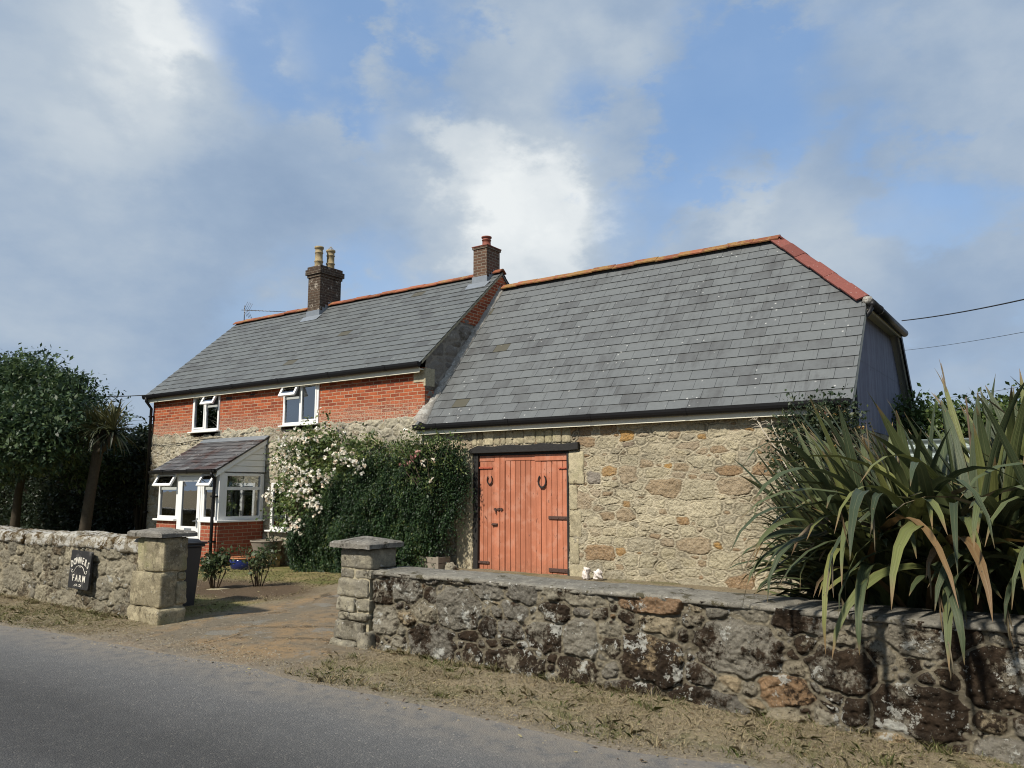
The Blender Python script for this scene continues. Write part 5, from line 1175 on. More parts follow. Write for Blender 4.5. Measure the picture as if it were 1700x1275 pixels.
for i, (x, y, z, sx, sz, lab) in enumerate(((-6.19, 10.72, .30, .045, .085, 'tall white quartz stone at the foot of the barn wall'), (-5.99, 10.72, .29, .06, .065, 'rounder white quartz stone at the foot of the barn wall'))):
    m = MB(); rock(m, x - sx, x + sx, y - .06, y + .06, z - sz, z + sz, r=.03, amp=.05, n=14, seed=80 + i, freq=16); o = m.build('white_stone', MAT['white_rock'], None, loc=(x, y, z - sz)); tag(o, lab, 'stone', 'white stones by the barn wall')
m = MB(); rock(m, -11.2, -10.55, 7.38, 7.78, -.02, .035, r=.02, seed=91, amp=.012); o = m.build('paving_slab', MAT['quoin'], None, loc=(-10.9, 7.6, 0)); tag(o, 'pale flat stone slab lying in the bare soil of the bed', 'stone slab')
m = MB(); m.box(PX0 + .08, PX1 - .09, PY + .14, HY - .06, 1.925, 1.94); m.build('added_ceiling', MAT['white'], porch)  # white board added to brighten the porch interior behind the glass
# things standing on the porch sill
bo = MB(); bo.lathe((-16.45, 10.05, .946), [(0, 0), (.035, 0), (.037, .12), (.03, .15), (.014, .18), (.014, .22), (.02, .225), (.02, .25), (0, .25)], 12); o = bo.build('spray_bottle', MAT['yellow'], None, loc=(-16.45, 10.05, .946)); tag(o, 'yellow bottle standing on the sill inside the left porch window', 'bottle')
m = MB(); m.box(-16.6, -15.98, PY + .11, PY + .30, .905, .944); m.build('inner_sill', MAT['white'], porch); m = MB(); m.box(PX1 - .32, PX1 - .101, PY + .2, HY - .05, .905, .943); m.build('inner_sill', MAT['white'], porch)
he = thing('pottery_hen', 'orange pottery hen on the sill behind the large porch side window', 'ornament', (-14.58, 10.83, .944))
m = MB(); hx, hy, hz = -14.58, 10.83, .944
m.lathe((hx, hy, hz), [(0, 0), (.055, 0), (.085, .05), (.09, .10), (.07, .15), (.045, .19), (.036, .23), (.044, .26), (.036, .295), (0, .305)], 14); m.build('body', MAT['orange_glaze'], he)
m = MB(); m.prism([(hx - .02, .24), (hx - .055, .265), (hx - .02, .27)], hy - .01, hy + .01, 'y'); m.v = [(a, b, c_ + hz) for a, b, c_ in m.v]; m.build('beak', MAT['yellow'], he)
m = MB(); m.prism([(hx - .03, .29), (hx - .02, .34), (hx, .315), (hx + .015, .345), (hx + .03, .30), (hx, .285)], hy - .006, hy + .006, 'y'); m.v = [(a, b, c_ + hz) for a, b, c_ in m.v]; m.build('comb', MAT['redpot'], he)
m = MB(); m.prism([(hx + .05, .10), (hx + .12, .20), (hx + .13, .13), (hx + .08, .06)], hy - .012, hy + .012, 'y'); m.v = [(a, b, c_ + hz) for a, b, c_ in m.v]; m.build('tail', MAT['orange_glaze'], he)

# aerial and cables
ae = thing('tv_aerial', 'television aerial on a short mast at the left end of the farmhouse ridge', 'aerial', (-18.95, 13.5, 6.2))
m = MB(); m.tube([(-18.95, 13.5, 6.15), (-18.95, 13.5, 6.80)], .014, 6); m.build('mast', MAT['alu'], ae)
m = MB(); A = Vector((-18.98, 13.42, 6.66)); B = Vector((-17.60, 13.95, 6.52)); m.tube([A, B], .010, 5); bd = (B - A).normalized()
for k in range(11):
    p = A.lerp(B, .18 + .8 * k / 10); l = .10 - .004 * k; m.tube([p + Vector((0, 0, l * .35)) - bd.cross(Vector((0, 0, 1))) * l, p - Vector((0, 0, l * .35)) + bd.cross(Vector((0, 0, 1))) * l], .006, 4)
m.build('boom', MAT['alu'], ae)
m = MB()
for sgn in (-1, 1):
    for o_ in (-.12, -.04, .04, .12):
        q = A + bd * .16 + bd.cross(Vector((0, 0, 1))) * o_; m.tube([q, q + Vector((0, 0, .22 * sgn)) - bd * .14 + bd * .25], .006, 4)
m.build('reflector', MAT['alu'], ae)
def cable(label, pts, r=.011):
    m = MB(); P = []
    for a, b in zip(pts[:-1], pts[1:]):
        for k in range(16): t = k / 16; q = Vector(a).lerp(Vector(b), t); q.z -= .25 * 4 * t * (1 - t) * (Vector(b) - Vector(a)).length / 40; P.append(q)
    P.append(Vector(pts[-1])); m.tube(P, r, 5); o = m.build('overhead_cable', MAT['wire'], None, loc=pts[0]); tag(o, label, 'cable', 'overhead cables')
cable('thick overhead cable running right from the barn gable gutter', [(-2.2, 14.4, 4.42), (7.3, -2.5, 1.6 + 2.22 * 3.5)], .013) if False else cable('thick overhead cable running right from the barn gable gutter', [(-2.15, 14.6, 4.45), (-.29, 11., 3.84), (2.6, 5.4, 3.1)], .009)
cable('thin middle overhead cable in the sky right of the barn', [(-4., 21.5, 5.05), (-.41, 14., 3.95), (4., 4.8, 2.9)], .004)
cable('lowest thin overhead cable, just above the right-hand hedge', [(-4., 26.5, 4.25), (-.67, 20., 3.78), (5., 9., 3.3)], .005)
cable('overhead cable leaving the left eaves corner of the farmhouse', [(-19.18, 10.9, 3.98), (-30., 12.9, 4.95)], .012)
fe = MB(); V = []; F = []; zs_ = np.arange(0, 2.32, .012)
for i, z in enumerate(zs_):
    y = 12.9 + .016 * math.sin(z * 2 * math.pi / .13); V += [(-2.2, y, z), (4., y, z)]
    if i: F += [2 * i - 2, 2 * i - 1, 2 * i + 1, 2 * i]
fe = thing('corrugated_fence', 'pale corrugated iron fence half hidden behind the flax leaves', 'fence', (0, 12.9, 0))
fast_mesh('sheet', V, F, 4, MAT['galv'], fe, smooth=True)
for xx in (-2.1, 0., 2., 3.9):
    m = MB(); m.box(xx - .05, xx + .05, 12.93, 13.03, 0, 2.25); m.build('post', MAT['weathered_wood'], fe)

# ================================================================== VEGETATION
def crown_points(ells, ncl, per, spread, g=rng):
    vol = np.array([e[1][0] * e[1][1] * e[1][2] for e in ells]); pv = vol ** .75; k = g.choice(len(ells), ncl, p=pv / pv.sum())
    d = rdir(ncl, g); r = g.random(ncl) ** .38
    C = np.array([e[0] for e in ells])[k]; Rr = np.array([e[1] for e in ells])[k]
    C = C + d * r[:, None] * Rr; C += .12 * g.normal(size=C.shape)
    out = np.repeat(d, per, 0); P = np.repeat(C, per, 0) + g.normal(size=(ncl * per, 3)) * spread * np.array((1, 1, .55))
    rnd = np.repeat(g.random(ncl), per)
    return P, out, rnd, C
def tree(name, label, base, trunk, ells, ncl, per, size, mat, group=None, spread=.16, branches=14, tr=.12, aspect=.45):
    t = thing(name, label, 'tree', base, group)
    P, out, rnd, C = crown_points(ells, ncl, per, spread)
    m = MB(); n = len(trunk); m.tube(trunk, [tr * (1 - .5 * i / (n - 1)) for i in range(n)], 9)
    top = Vector(trunk[-1])
    for i in range(branches):
        c = Vector(C[rng.integers(len(C))]); s = Vector(trunk[-1]).lerp(Vector(trunk[-2]), rng.random() * .6); mid = s.lerp(c, .5) + Vector((0, 0, .15)); m.tube([s, mid, c], [tr * .42, tr * .25, tr * .06], 6)
    m.build('trunk', MAT['bark'], t)
    D = out * .5 + rdir(len(P)) * .8 + np.array((0, 0, -.35)); leaves('crown', P, D, mat, t, size, aspect, N=rdir(len(P)) * .7 + np.array((0, 0, 1.)), rnd=rnd)
    return t
tree('broadleaf_tree', 'dense dark green broadleaf tree overhanging the left wall, left of the palm', (-22.6, 9.4, 0), [(-22.65, 9.4, -.05), (-22.5, 9.4, .7), (-22.45, 9.4, 1.5), (-22.1, 9.4, 2.4)],
     [((-22.2, 9.3, 3.55), (2.0, 1.7, 1.15)), ((-20.5, 9.0, 3.15), (1.4, 1.2, 1.05)), ((-21.6, 9.3, 4.1), (1.0, 1.2, .72)), ((-19.75, 9.0, 2.85), (.75, .8, .75)), ((-24.3, 9.4, 3.7), (1.8, 1.7, 1.5)), ((-21.2, 9.2, 4.75), (.3, .3, .28)), ((-22.6, 9.2, 4.85), (.3, .3, .3)), ((-20.1, 9.0, 4.25), (.25, .3, .28)), ((-19.4, 8.9, 3.85), (.22, .25, .25)), ((-21.5, 8.6, 2.45), (1.6, .8, .6)), ((-23.9, 9., 2.5), (1.5, 1., .6)), ((-20.9, 9.1, 3.95), (.6, .7, .5)), ((-19.1, 8.7, 3.05), (.6, .6, .65)), ((-19.6, 7.9, 2.95), (.95, .75, .75)), ((-18.62, 8.3, 2.85), (.55, .45, .55)), ((-18.9, 8.4, 2.3), (.5, .4, .35)), ((-23.8, 11.2, 3.3), (2.2, 1.2, 1.2)), ((-22.0, 11., 2.6), (.9, 1.0, .75))], 3000, 26, .125, MAT['leaf_tree'], 'trees left of the house', spread=.17, tr=.14)  # sunward and rear crown lobes added to shade the palm trunk and hedge
tree('broadleaf_tree', 'dark tree with a reddish thin top at the left edge, added to shade the hedge', (-26.5, 9.8, 0), [(-26.5, 9.8, -.05), (-26.4, 9.8, 1.5), (-26.2, 9.8, 2.6)], [((-26.4, 9.6, 4.0), (2.2, 2., 1.5)), ((-25.2, 10.2, 5.0), (.9, .9, .7)), ((-28.5, 9.6, 4.2), (2.2, 2., 1.9)), ((-26.5, 8.2, 3.2), (2., 1.4, 1.2))], 1100, 24, .13, MAT['leaf_tree'], 'trees left of the house', spread=.2, tr=.16)  # tree added mostly out of view to keep sun off the hedge
# a hedge closes the shade behind them
def hedge(name, label, x0, x1, y0, y1, top, ncl, per, size, mat, cat='hedge', seed=0, core=True, lo=.0):
    h = thing(name, label, cat, ((x0 + x1) / 2, (y0 + y1) / 2, 0)); g = np.random.default_rng(seed)
    u = g.random(ncl); X = x0 + (x1 - x0) * u; tp = top(X); s = g.random(ncl)
    fr = g.random(ncl) < .62
    Z = np.where(fr, lo + (tp - lo) * g.random(ncl), tp - .25 * g.random(ncl)); Y = np.where(fr, y0 + .3 * g.random(ncl), y0 + (y1 - y0) * g.random(ncl))
    C = np.stack([X, Y, Z], -1); P = np.repeat(C, per, 0) + g.normal(size=(ncl * per, 3)) * .15
    D = rdir(len(P), g) + np.array((0, -.6, .2)); leaves('leaves', P, D, mat, h, size, .55, rnd=np.repeat(g.random(ncl), per))
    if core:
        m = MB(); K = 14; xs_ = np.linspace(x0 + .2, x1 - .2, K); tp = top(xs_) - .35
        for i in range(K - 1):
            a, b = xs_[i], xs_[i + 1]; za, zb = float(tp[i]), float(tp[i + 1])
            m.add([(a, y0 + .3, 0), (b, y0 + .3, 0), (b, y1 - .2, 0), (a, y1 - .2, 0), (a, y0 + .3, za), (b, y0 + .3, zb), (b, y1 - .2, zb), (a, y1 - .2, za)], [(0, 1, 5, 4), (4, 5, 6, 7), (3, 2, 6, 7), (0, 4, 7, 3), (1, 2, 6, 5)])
        m.build('dark_core', simple('hedge_core_shade', (.018, .015, .010), .95, .05, var=.5, scale=8, bs=1.), h)  # solid near-black core, shade inside the hedge put into its colour
    return h
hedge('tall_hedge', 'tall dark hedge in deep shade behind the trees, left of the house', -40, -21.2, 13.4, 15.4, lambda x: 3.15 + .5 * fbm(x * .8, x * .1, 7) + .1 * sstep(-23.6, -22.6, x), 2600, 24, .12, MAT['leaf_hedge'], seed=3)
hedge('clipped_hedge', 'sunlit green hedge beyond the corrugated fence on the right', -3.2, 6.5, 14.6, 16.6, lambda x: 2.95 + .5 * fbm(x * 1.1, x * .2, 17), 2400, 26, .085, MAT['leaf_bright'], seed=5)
hedge('reflection_hedge', 'unseen green hedge across the road behind the camera, added for the window reflections', -30, 14, -7.2, -5.8, lambda x: 2.3 + .5 * fbm(x * .7, x * .2, 27), 1600, 20, .16, MAT['leaf_bright'], seed=9)  # unseen hedge, added only for the panes to reflect
# cabbage palm
def strap(path, w, up, nseg=None, fold=.3, base_w=.5):
    pass
def strap_leaves(name, specs, mat, parent, seg=14):
    """specs: (p0, azimuth, elev, droop, length, width, twist, rnd) -> folded strap leaves in one mesh"""
    V = []; F = []; rn = []; al = []; ac = []
    for p0, az, e0, dr, L, W, tw, rd, pw in specs:
        p = Vector(p0); h = Vector((math.cos(az), math.sin(az), 0)); side0 = Vector((-h.y, h.x, 0)); k0 = len(V)
        for i in range(seg + 1):
            t = i / seg; e = e0 - dr * t ** pw; d = h * math.cos(e) + Vector((0, 0, math.sin(e)))
            nrm = side0.cross(d) * -1; tt = tw * t; s = side0 * math.cos(tt) + nrm * math.sin(tt); nn = nrm * math.cos(tt) - side0 * math.sin(tt)
            w = W * .5 * min(1, .55 + 1.1 * t) * (max(0., 1 - t ** 3.2)) ** .75 + .0008; fo = w * (.75 - .55 * t)
            V += [tuple(p + s * w + nn * fo), tuple(p), tuple(p - s * w + nn * fo)]; al += [t] * 3; ac += [0, .5, 1]
            if i:
                a = k0 + (i - 1) * 3; b = k0 + i * 3; F += [a, a + 1, b + 1, b, a + 1, a + 2, b + 2, b + 1]; rn += [rd, rd]
            p = p + d * (L / seg)
    return fast_mesh(name, V, F, 4, mat, parent, fattr={'rnd': rn}, pattr={'along': al, 'across': ac}, smooth=True)
def strap_path(p0, az, e0, dr, L, pw, seg=14):
    p = np.array(p0, float); out = [p.copy()]
    for i in range(seg):
        e = e0 - dr * (i / seg) ** pw; p = p + np.array((math.cos(az) * math.cos(e), math.sin(az) * math.cos(e), math.sin(e))) * L / seg; out.append(p.copy())
    return np.array(out)
cp = thing('cabbage_palm', 'slender cabbage palm with one leaning bare trunk and a spiky head, left of the house', 'palm tree', (-18.75, 9.3, 0))
m = MB(); m.tube([(-18.78, 9.3, -.05), (-18.68, 9.3, .7), (-18.55, 9.3, 1.5), (-18.42, 9.3, 2.1), (-18.3, 9.3, 2.65), (-18.1, 9.3, 2.95)], [.15, .125, .115, .11, .12, .09], 10); m.tube([(-18.35, 9.3, 2.4), (-17.95, 9.35, 2.65), (-17.7, 9.3, 2.85)], [.08, .07, .06], 8); m.build('trunk', MAT['bark'], cp)
sp = []
for c0, n_ in (((-18.2, 9.3, 2.95), 120), ((-17.7, 9.3, 2.9), 70), ((-18.6, 9.2, 2.85), 70)):
    for i in range(n_):
        el = R(rng.uniform(-50, 85)); sp.append((c0, rng.uniform(0, 6.28), el, rng.uniform(.3, 1.3), rng.uniform(.5, .85), .045, rng.uniform(-.4, .4), float(np.clip(.5 + .5 * math.sin(el) + .2 * rng.normal(), 0, 1)), 1.5))
strap_leaves('crown', sp, MAT['leaf_palm'], cp, seg=6)
bush = thing('shady_bush', 'dark bush with bare twigs between the palm and the house corner', 'bush', (-21.5, 12.2, 0))
P, out, rnd, C = crown_points([((-21.2, 12.2, 2.1), (1.2, .8, 1.0)), ((-20.7, 12.3, 2.95), (.5, .6, .4)), ((-22.3, 12.2, 1.8), (1., .8, .9))], 330, 22, .16)
leaves('leaves', P, out * .4 + rdir(len(P)), MAT['leaf_hedge'], bush, .12, .5, rnd=rnd)
m = MB()
for i in range(18): c = Vector(C[rng.integers(len(C))]); m.tube([(-21.5, 12.2, 0), Vector((-21.4, 12.2, .9)).lerp(c, .4), c], [.03, .02, .006], 5)
m.build('branches', MAT['bark'], bush)

# trailing shrub with small leaves hung over its own branches, against house and barn
shrub = thing('trailing_shrub', 'large dark green small-leaved shrub trailing to the ground between porch and barn doors', 'shrub', (-10.5, 10.7, 0))
def in_shrub(x, z):   # outline on the wall plane
    top = np.interp(x, [-13.0, -12.5, -11.9, -11.3, -10.6, -9.8, -9.4, -8.95, -8.75, -8.6], [.6, 1.0, 1.4, 1.95, 2.45, 2.45, 2.5, 2.5, 2.4, 1.9])
    bot = np.interp(x, [-13.0, -12.6, -11.0, -9.8, -9.4, -9.1, -8.85, -8.6], [.25, .0, .0, .05, .3, .65, 1.1, 1.75])
    return (z < top) & (z > bot - .02)
def bulge(x, z):
    b = np.interp(z, [0, .4, 1.0, 1.7, 2.3, 2.7], [.68, .72, .70, .58, .36, .12]) * np.interp(x, [-13, -12.3, -11, -9.6, -9.0, -8.6], [.45, .9, 1.0, .95, .6, .22])
    return np.clip(b + .62 * fbm(x * 1.7, z * 1.3, 31) * (b > .3) + .26 * fbm(x * 5, z * 3.2, 33), .06, 1.2)
ns = 5200; xs_ = rng.uniform(-13, -8.6, ns * 2); zs2 = rng.uniform(0, 2.75, ns * 2); k = in_shrub(xs_, zs2); xs_, zs2 = xs_[k][:ns], zs2[k][:ns]
out_ = rng.random(len(xs_)) < .10; per = 20; n_ = len(xs_); t = np.tile(np.linspace(0, 1, per), n_); X = np.repeat(xs_, per); Z0 = np.repeat(zs2, per); Ls = np.repeat(rng.uniform(.28, .75, n_), per); sw = np.repeat(rng.normal(0, .10, n_) + .05, per)
tf = np.repeat(np.clip(.42 + 1.5 * fbm(xs_ * 2.6, zs2 * 2.6, 37) + .22 * rng.normal(size=n_), 0, 1), per)
Zp = Z0 + (.05 + .10 * np.repeat(out_, per)) * np.sin(t * 3.1) - Ls * np.clip(t - .15, 0, 1) ** 1.2; Xp = X + sw * t
Yp = 10.98 - bulge(Xp, np.clip(Zp, 0, 3)) * (.62 + .38 * np.repeat(rng.random(n_) ** .4, per)) - np.repeat(out_ * rng.uniform(.03, .16, n_), per) * np.sin(t * 2.8) - .07 * np.sin(t * 2.2)
P = np.stack([Xp, Yp, np.maximum(Zp, .02 + .05 * rng.random(len(Zp)))], -1) + rng.normal(size=(len(Xp), 3)) * .018
keep = P[:, 1] < 10.96
P = P[keep]; D = rdir(len(P)) * .7 + np.array((0, -.35, -.75))
leaves('leaves', P, D, MAT['leaf_shrub'], shrub, .040, .5, N=rdir(len(P)) * .6 + np.array((-.2, -.5, .8)), rnd=np.clip(tf[keep] * .85, 0, 1))
m = MB()
for i in range(40):
    x = rng.uniform(-12.2, -8.5); z = rng.uniform(.4, 2.3)
    if not in_shrub(np.array([x]), np.array([z]))[0]: continue
    y = 10.98 - float(bulge(np.array([x]), np.array([z]))[0]) * .6; b = Vector((rng.uniform(-11.2, -9.6), 10.85, -.02)); m.tube([b, Vector((x, y, z * .6)).lerp(b, .4), (x, y, z)], [.03, .018, .006], 5)
m.build('branches', MAT['bark'], shrub)
# climbing rose in flower
rose = thing('climbing_rose', 'climbing rose covered in cream white blooms on the stone wall beside the porch', 'rose', (-12.6, 10.8, 0))
ro_e = [((-12.9, 10.72, 2.25), (.65, .22, .50)), ((-12.0, 10.66, 2.05), (.8, .28, .55)), ((-13.2, 10.72, 1.6), (.5, .22, .6)), ((-12.3, 10.55, 1.5), (.75, .32, .55)), ((-11.3, 10.60, 2.05), (.55, .25, .38)), ((-13.15, 10.66, 1.05), (.45, .2, .4)), ((-12.5, 10.72, 2.62), (.55, .14, .25)), ((-10.9, 10.62, 2.35), (.5, .2, .25))]
P, out, rnd, C = crown_points(ro_e, 640, 16, .085); k = P[:, 1] < 10.95; P, out, rnd = P[k], out[k], rnd[k]
leaves('leaves', P, out * .4 + rdir(len(P)) * .8 + np.array((0, -.3, -.2)), MAT['leaf_rose'], rose, .07, .58, N=rdir(len(P)) * .7 + np.array((0, -.5, .8)), rnd=rnd)
m = MB()
for i in range(46): c = Vector(C[rng.integers(len(C))]); b = Vector((-12.7 + rng.normal() * .15, 10.85, 0)); m.tube([b, b.lerp(c, .55) + Vector((0, -.05, .25)), c], [.018, .012, .004], 5)
m.build('stems', MAT['rosestem'], rose)
def blooms(name, centers, per, spread, size, mat, parent):
    C = np.repeat(centers, per, 0) + rng.normal(size=(len(centers) * per, 3)) * np.array((spread, spread * .5, spread)); nb = len(C)
    pt = 9; Pp = np.repeat(C, pt, 0); d = rdir(len(Pp)) + np.array((0, -.5, .25)); Pp = Pp + rdir(len(Pp)) * .008
    return leaves(name, Pp, d, mat, parent, size, 1.0, N=rdir(len(Pp)), rnd=np.repeat(rng.random(nb), pt))
bc = np.array([(-13.0, 10.45, 2.35), (-12.6, 10.5, 2.62), (-12.3, 10.5, 2.55), (-12.75, 10.45, 2.0), (-13.25, 10.5, 2.15), (-12.9, 10.45, 1.9), (-12.35, 10.3, 1.75), (-12.15, 10.25, 1.85), (-11.95, 10.3, 1.7), (-12.25, 10.2, 1.55), (-12.0, 10.22, 1.48), (-11.7, 10.3, 1.85), (-11.55, 10.35, 1.72), (-11.9, 10.2, 1.32), (-11.75, 10.22, 1.25), (-11.45, 10.4, 2.2), (-11.3, 10.4, 2.25), (-10.95, 10.45, 2.15), (-10.85, 10.45, 2.02), (-13.3, 10.5, 1.35), (-12.3, 10.2, .92), (-12.15, 10.2, .85), (-13.55, 10.5, 1.4), (-12.55, 10.4, 2.3), (-13.1, 10.5, 2.6)])
ex = np.array(C)[rng.integers(0, len(C), 60)] + np.array((0, -.16, .05)); ex = ex[ex[:, 2] > 1.55]
bc = bc + rng.normal(size=bc.shape) * np.array((.04, .02, .04))
blooms('blossom', bc + np.array((0, -.10, 0)), 13, .085, .040, MAT['petal'], rose); blooms('blossom', ex + np.array((0, -.08, 0)), 2, .06, .038, MAT['petal'], rose)
sg = MB()
pr = thing('pink_rose', 'sprays of dusty pink roses showing in the top of the dark trailing shrub', 'rose', (-9.2, 10.8, 0))
blooms('blossom', np.array([(-9.55, 10.38, 2.12), (-9.42, 10.38, 2.22), (-9.68, 10.38, 2.05)]), 7, .05, .03, MAT['petal_pink'], pr)
blooms('blossom', np.array([(-9.25, 10.40, 2.02), (-9.05, 10.42, 2.08), (-9.75, 10.46, 2.62), (-9.1, 10.42, 1.75)]), 4, .035, .03, MAT['petal'], pr)
P, out, rnd, C = crown_points([((-9.6, 10.45, 2.3), (.5, .14, .26)), ((-9.1, 10.6, 2.3), (.35, .12, .22)), ((-9.3, 10.5, 1.9), (.35, .1, .25))], 150, 12, .07)
leaves('leaves', P, out * .4 + rdir(len(P)) * .8 + np.array((0, -.3, -.2)), MAT['leaf_rose'], pr, .055, .5, rnd=rnd)
m = MB()
for i in range(10): c = Vector(C[rng.integers(len(C))]); m.tube([(-9.3, 10.85, 0), (-9.3, 10.7, 1.2), c], [.014, .010, .004], 5)
m.build('stems', MAT['rosestem'], pr)
# bush roses in the bed
def bush_rose(x, y, hgt, wid, n_, label, lean=0, seed=0):
    t = thing('bush_rose', label, 'rose', (x, y, 0), 'bush roses in the bed'); g = np.random.default_rng(seed); m = MB(); tips = []
    for i in range(9):
        a = g.uniform(0, 6.28); r = g.uniform(.3, 1) * wid; tp = Vector((x + r * math.cos(a) + lean, y + r * math.sin(a) * .7, hgt * g.uniform(.55, 1.))); b = Vector((x + .04 * math.cos(a), y + .04 * math.sin(a), -.02))
        mid = b.lerp(tp, .5) + Vector((g.normal() * .04, g.normal() * .04, .03)); m.tube([b, mid, tp], [.011, .008, .004], 5); tips.append(tp); tips.append(mid.lerp(tp, .6))
    m.build('stems', MAT['rosestem'], t)
    C = np.array([tuple(p) for p in tips])[g.integers(0, len(tips), n_)] + g.normal(size=(n_, 3)) * np.array((.07, .06, .06)); C[:, 2] = np.maximum(C[:, 2], .12)
    leaves('leaves', C, rdir(n_, g) + np.array((0, 0, .1)), MAT['leaf_garden'], t, .065, .62)
bush_rose(-11.2, 7.66, .62, .22, 900, 'smaller leafy bush rose in the bed, beside the bin', seed=1)
bush_rose(-10.72, 8.12, .62, .26, 420, 'sparser leggy bush rose in the bed, in front of the planter tub', lean=.05, seed=2)
P = np.array((-10.45, 8.1, .75)) + rng.normal(size=(160, 3)) * np.array((.09, .08, .16))
# honeysuckle at the barn corner
hs = thing('honeysuckle', 'dark honeysuckle with yellow cream flowers climbing the right corner of the barn', 'climber', (-2.6, 10.6, 0))
P, out, rnd, C = crown_points([((-2.75, 10.66, 1.9), (.42, .24, .75)), ((-2.35, 10.62, 1.9), (.35, .26, .7)), ((-2.6, 10.60, 2.52), (.42, .14, .22)), ((-2.3, 10.6, 1.2), (.5, .3, .6)), ((-2.85, 10.7, 1.1), (.3, .2, .5))], 800, 22, .085)
k = ~((P[:, 1] > 10.93) & (P[:, 0] < -2.38)); P, out, rnd = P[k], out[k], rnd[k]
leaves('leaves', P, out * .4 + rdir(len(P)) * .9, MAT['leaf_honey'], hs, .05, .6, rnd=rnd)
ex = np.array(C)[rng.integers(0, len(C), 40)] + np.array((0, -.14, .03)); blooms('blossom', ex, 2, .03, .03, leaf_mat('honeysuckle_flower', [(0, (.55, .33, .10)), (.6, (.66, .55, .30)), (1, (.62, .30, .25))], trans=.1), hs)
m = MB()
for i in range(26): c = Vector(C[rng.integers(len(C))]); b = Vector((-2.55 + .2 * rng.normal(), 10.82, .1)); m.tube([b, b.lerp(c, .5) + Vector((0, .05, .2)), c], [.016, .010, .004], 5)
m.build('stems', MAT['bark'], hs)
dt = thing('dead_branch', 'bare pale dead branches slanting across the barn wall left of the honeysuckle', 'branch', (-2.7, 10.5, 1.3))
m = MB()
def twig(pts, r0, r1): n = len(pts); m.tube(pts, [r0 + (r1 - r0) * i / (n - 1) for i in range(n)], 6)
twig([(-2.62, 10.40, 1.30), (-2.84, 10.42, 1.60), (-3.0, 10.45, 1.85), (-3.15, 10.5, 2.12), (-3.32, 10.55, 2.36), (-3.42, 10.6, 2.52)], .013, .006); twig([(-2.74, 10.40, 1.50), (-2.93, 10.44, 1.80), (-3.02, 10.5, 2.02), (-3.15, 10.55, 2.3), (-3.22, 10.6, 2.45)], .010, .005)
twig([(-2.9, 10.44, 1.45), (-3.12, 10.48, 1.75), (-3.32, 10.52, 1.95)], .008, .003)
for (x, z) in ((-3.42, 2.52), (-3.36, 2.42), (-3.22, 2.45)):
    for k in range(4): a = R(60 + 40 * k + rng.uniform(-10, 10)); l = rng.uniform(.08, .2); twig([(x, 10.58, z), (x + math.cos(a) * l * .5, 10.58, z + math.sin(a) * l * .35 + .02), (x + math.cos(a) * l, 10.6, z + math.sin(a) * l * .45)], .005, .003)
m.build('twigs', MAT['twig'], dt)

# New Zealand flax: strap leaves in several fans
flax = thing('flax_plant', 'huge clump of long strap-like green flax leaves spilling over the wall at the right', 'flax plant', (-.6, 6.8, 0))
g = np.random.default_rng(77); specs = []
def flax_ok(pts, e):
    yw = 5.745 + (pts[:, 0] + 5.74) * (-.255 / 9.94)
    inside = (pts[:, 1] > yw - .06) & (pts[:, 1] < yw + .60) & (pts[:, 2] < .83)
    return not (inside.any() or (pts[:, 2] < .03).any() or (pts[:, 1] > 10.0).any() or (pts[:, 0] < -2.22 + .12 * np.clip(pts[:, 2] - 1.2, 0, 1)).any())
def fan(c, n_, az0, azs, e_lo, e_hi, L_lo, L_hi, d_lo, d_hi, w=(.075, .115), old=.10):
    k = 0; tries = 0
    while k < n_ and tries < n_ * 30:
        tries += 1
        az = az0 + g.normal() * azs; e0 = R(g.uniform(e_lo, e_hi)); L = g.uniform(L_lo, L_hi); d = g.uniform(d_lo, d_hi); p0 = (c[0] + g.normal() * .13, c[1] + g.normal() * .10, g.uniform(.1, .45)); pw = g.uniform(1.6, 3.2)
        if not flax_ok(strap_path(p0, az, e0, d, L, pw), e0): continue
        rd = g.uniform(.89, 1.) if g.random() < old else g.uniform(0, .86) ** 1.0
        specs.append((p0, az, e0, d, L, g.uniform(*w), g.normal() * .35, rd, pw)); k += 1
PI = math.pi
for c in ((-1.15, 6.6), (-.9, 6.95), (-.6, 6.6), (-.3, 6.9), (.05, 6.6), (.4, 6.9), (.85, 6.7)):
    right = c[0] > -.7
    fan(c, 44 if right else 40, PI if not right else PI / 2, .8 if not right else 1.6, 64, 88, 1.65 if right else 1.5, 2.25 if right else 2.15, .0, .9, w=(.09, .135), old=.01)   # upright swords
    fan(c, 44, g.uniform(0, 6.28), 2., 48, 74, 1.3, 1.95, .6, 2.1, w=(.08, .125), old=.03)     # arching
    fan(c, 40, g.uniform(0, 6.28), 2.5, 22, 55, .8, 1.4, .6, 2.0, w=(.07, .11), old=.08)      # low, spreading
for i in range(9):
    fan((-1.3 + .2 * i, 6.40), 17, -PI / 2, .6, 38, 68, 1.5, 2.6, 1.9, 3.1, w=(.06, .105), old=.12)   # hanging over the wall
for c in ((-1.25, 6.55), (-1.1, 6.75), (-.85, 6.65)):
    fan(c, 60, PI * 1.0, .5, 35, 76, 1.1, 1.95, .15, 1.3, w=(.08, .125), old=.02)              # leaning left
    fan(c, 50, PI * 1.02, .7, 10, 42, .7, 1.2, .3, 1.3, w=(.07, .11), old=.07)
    fan((c[0], 6.45), 26, PI * 1.25, .45, 35, 60, 1.0, 1.6, 1.4, 2.6, w=(.065, .105), old=.12)
strap_leaves('leaves', specs, MAT['flax'], flax, seg=14)
fr = []
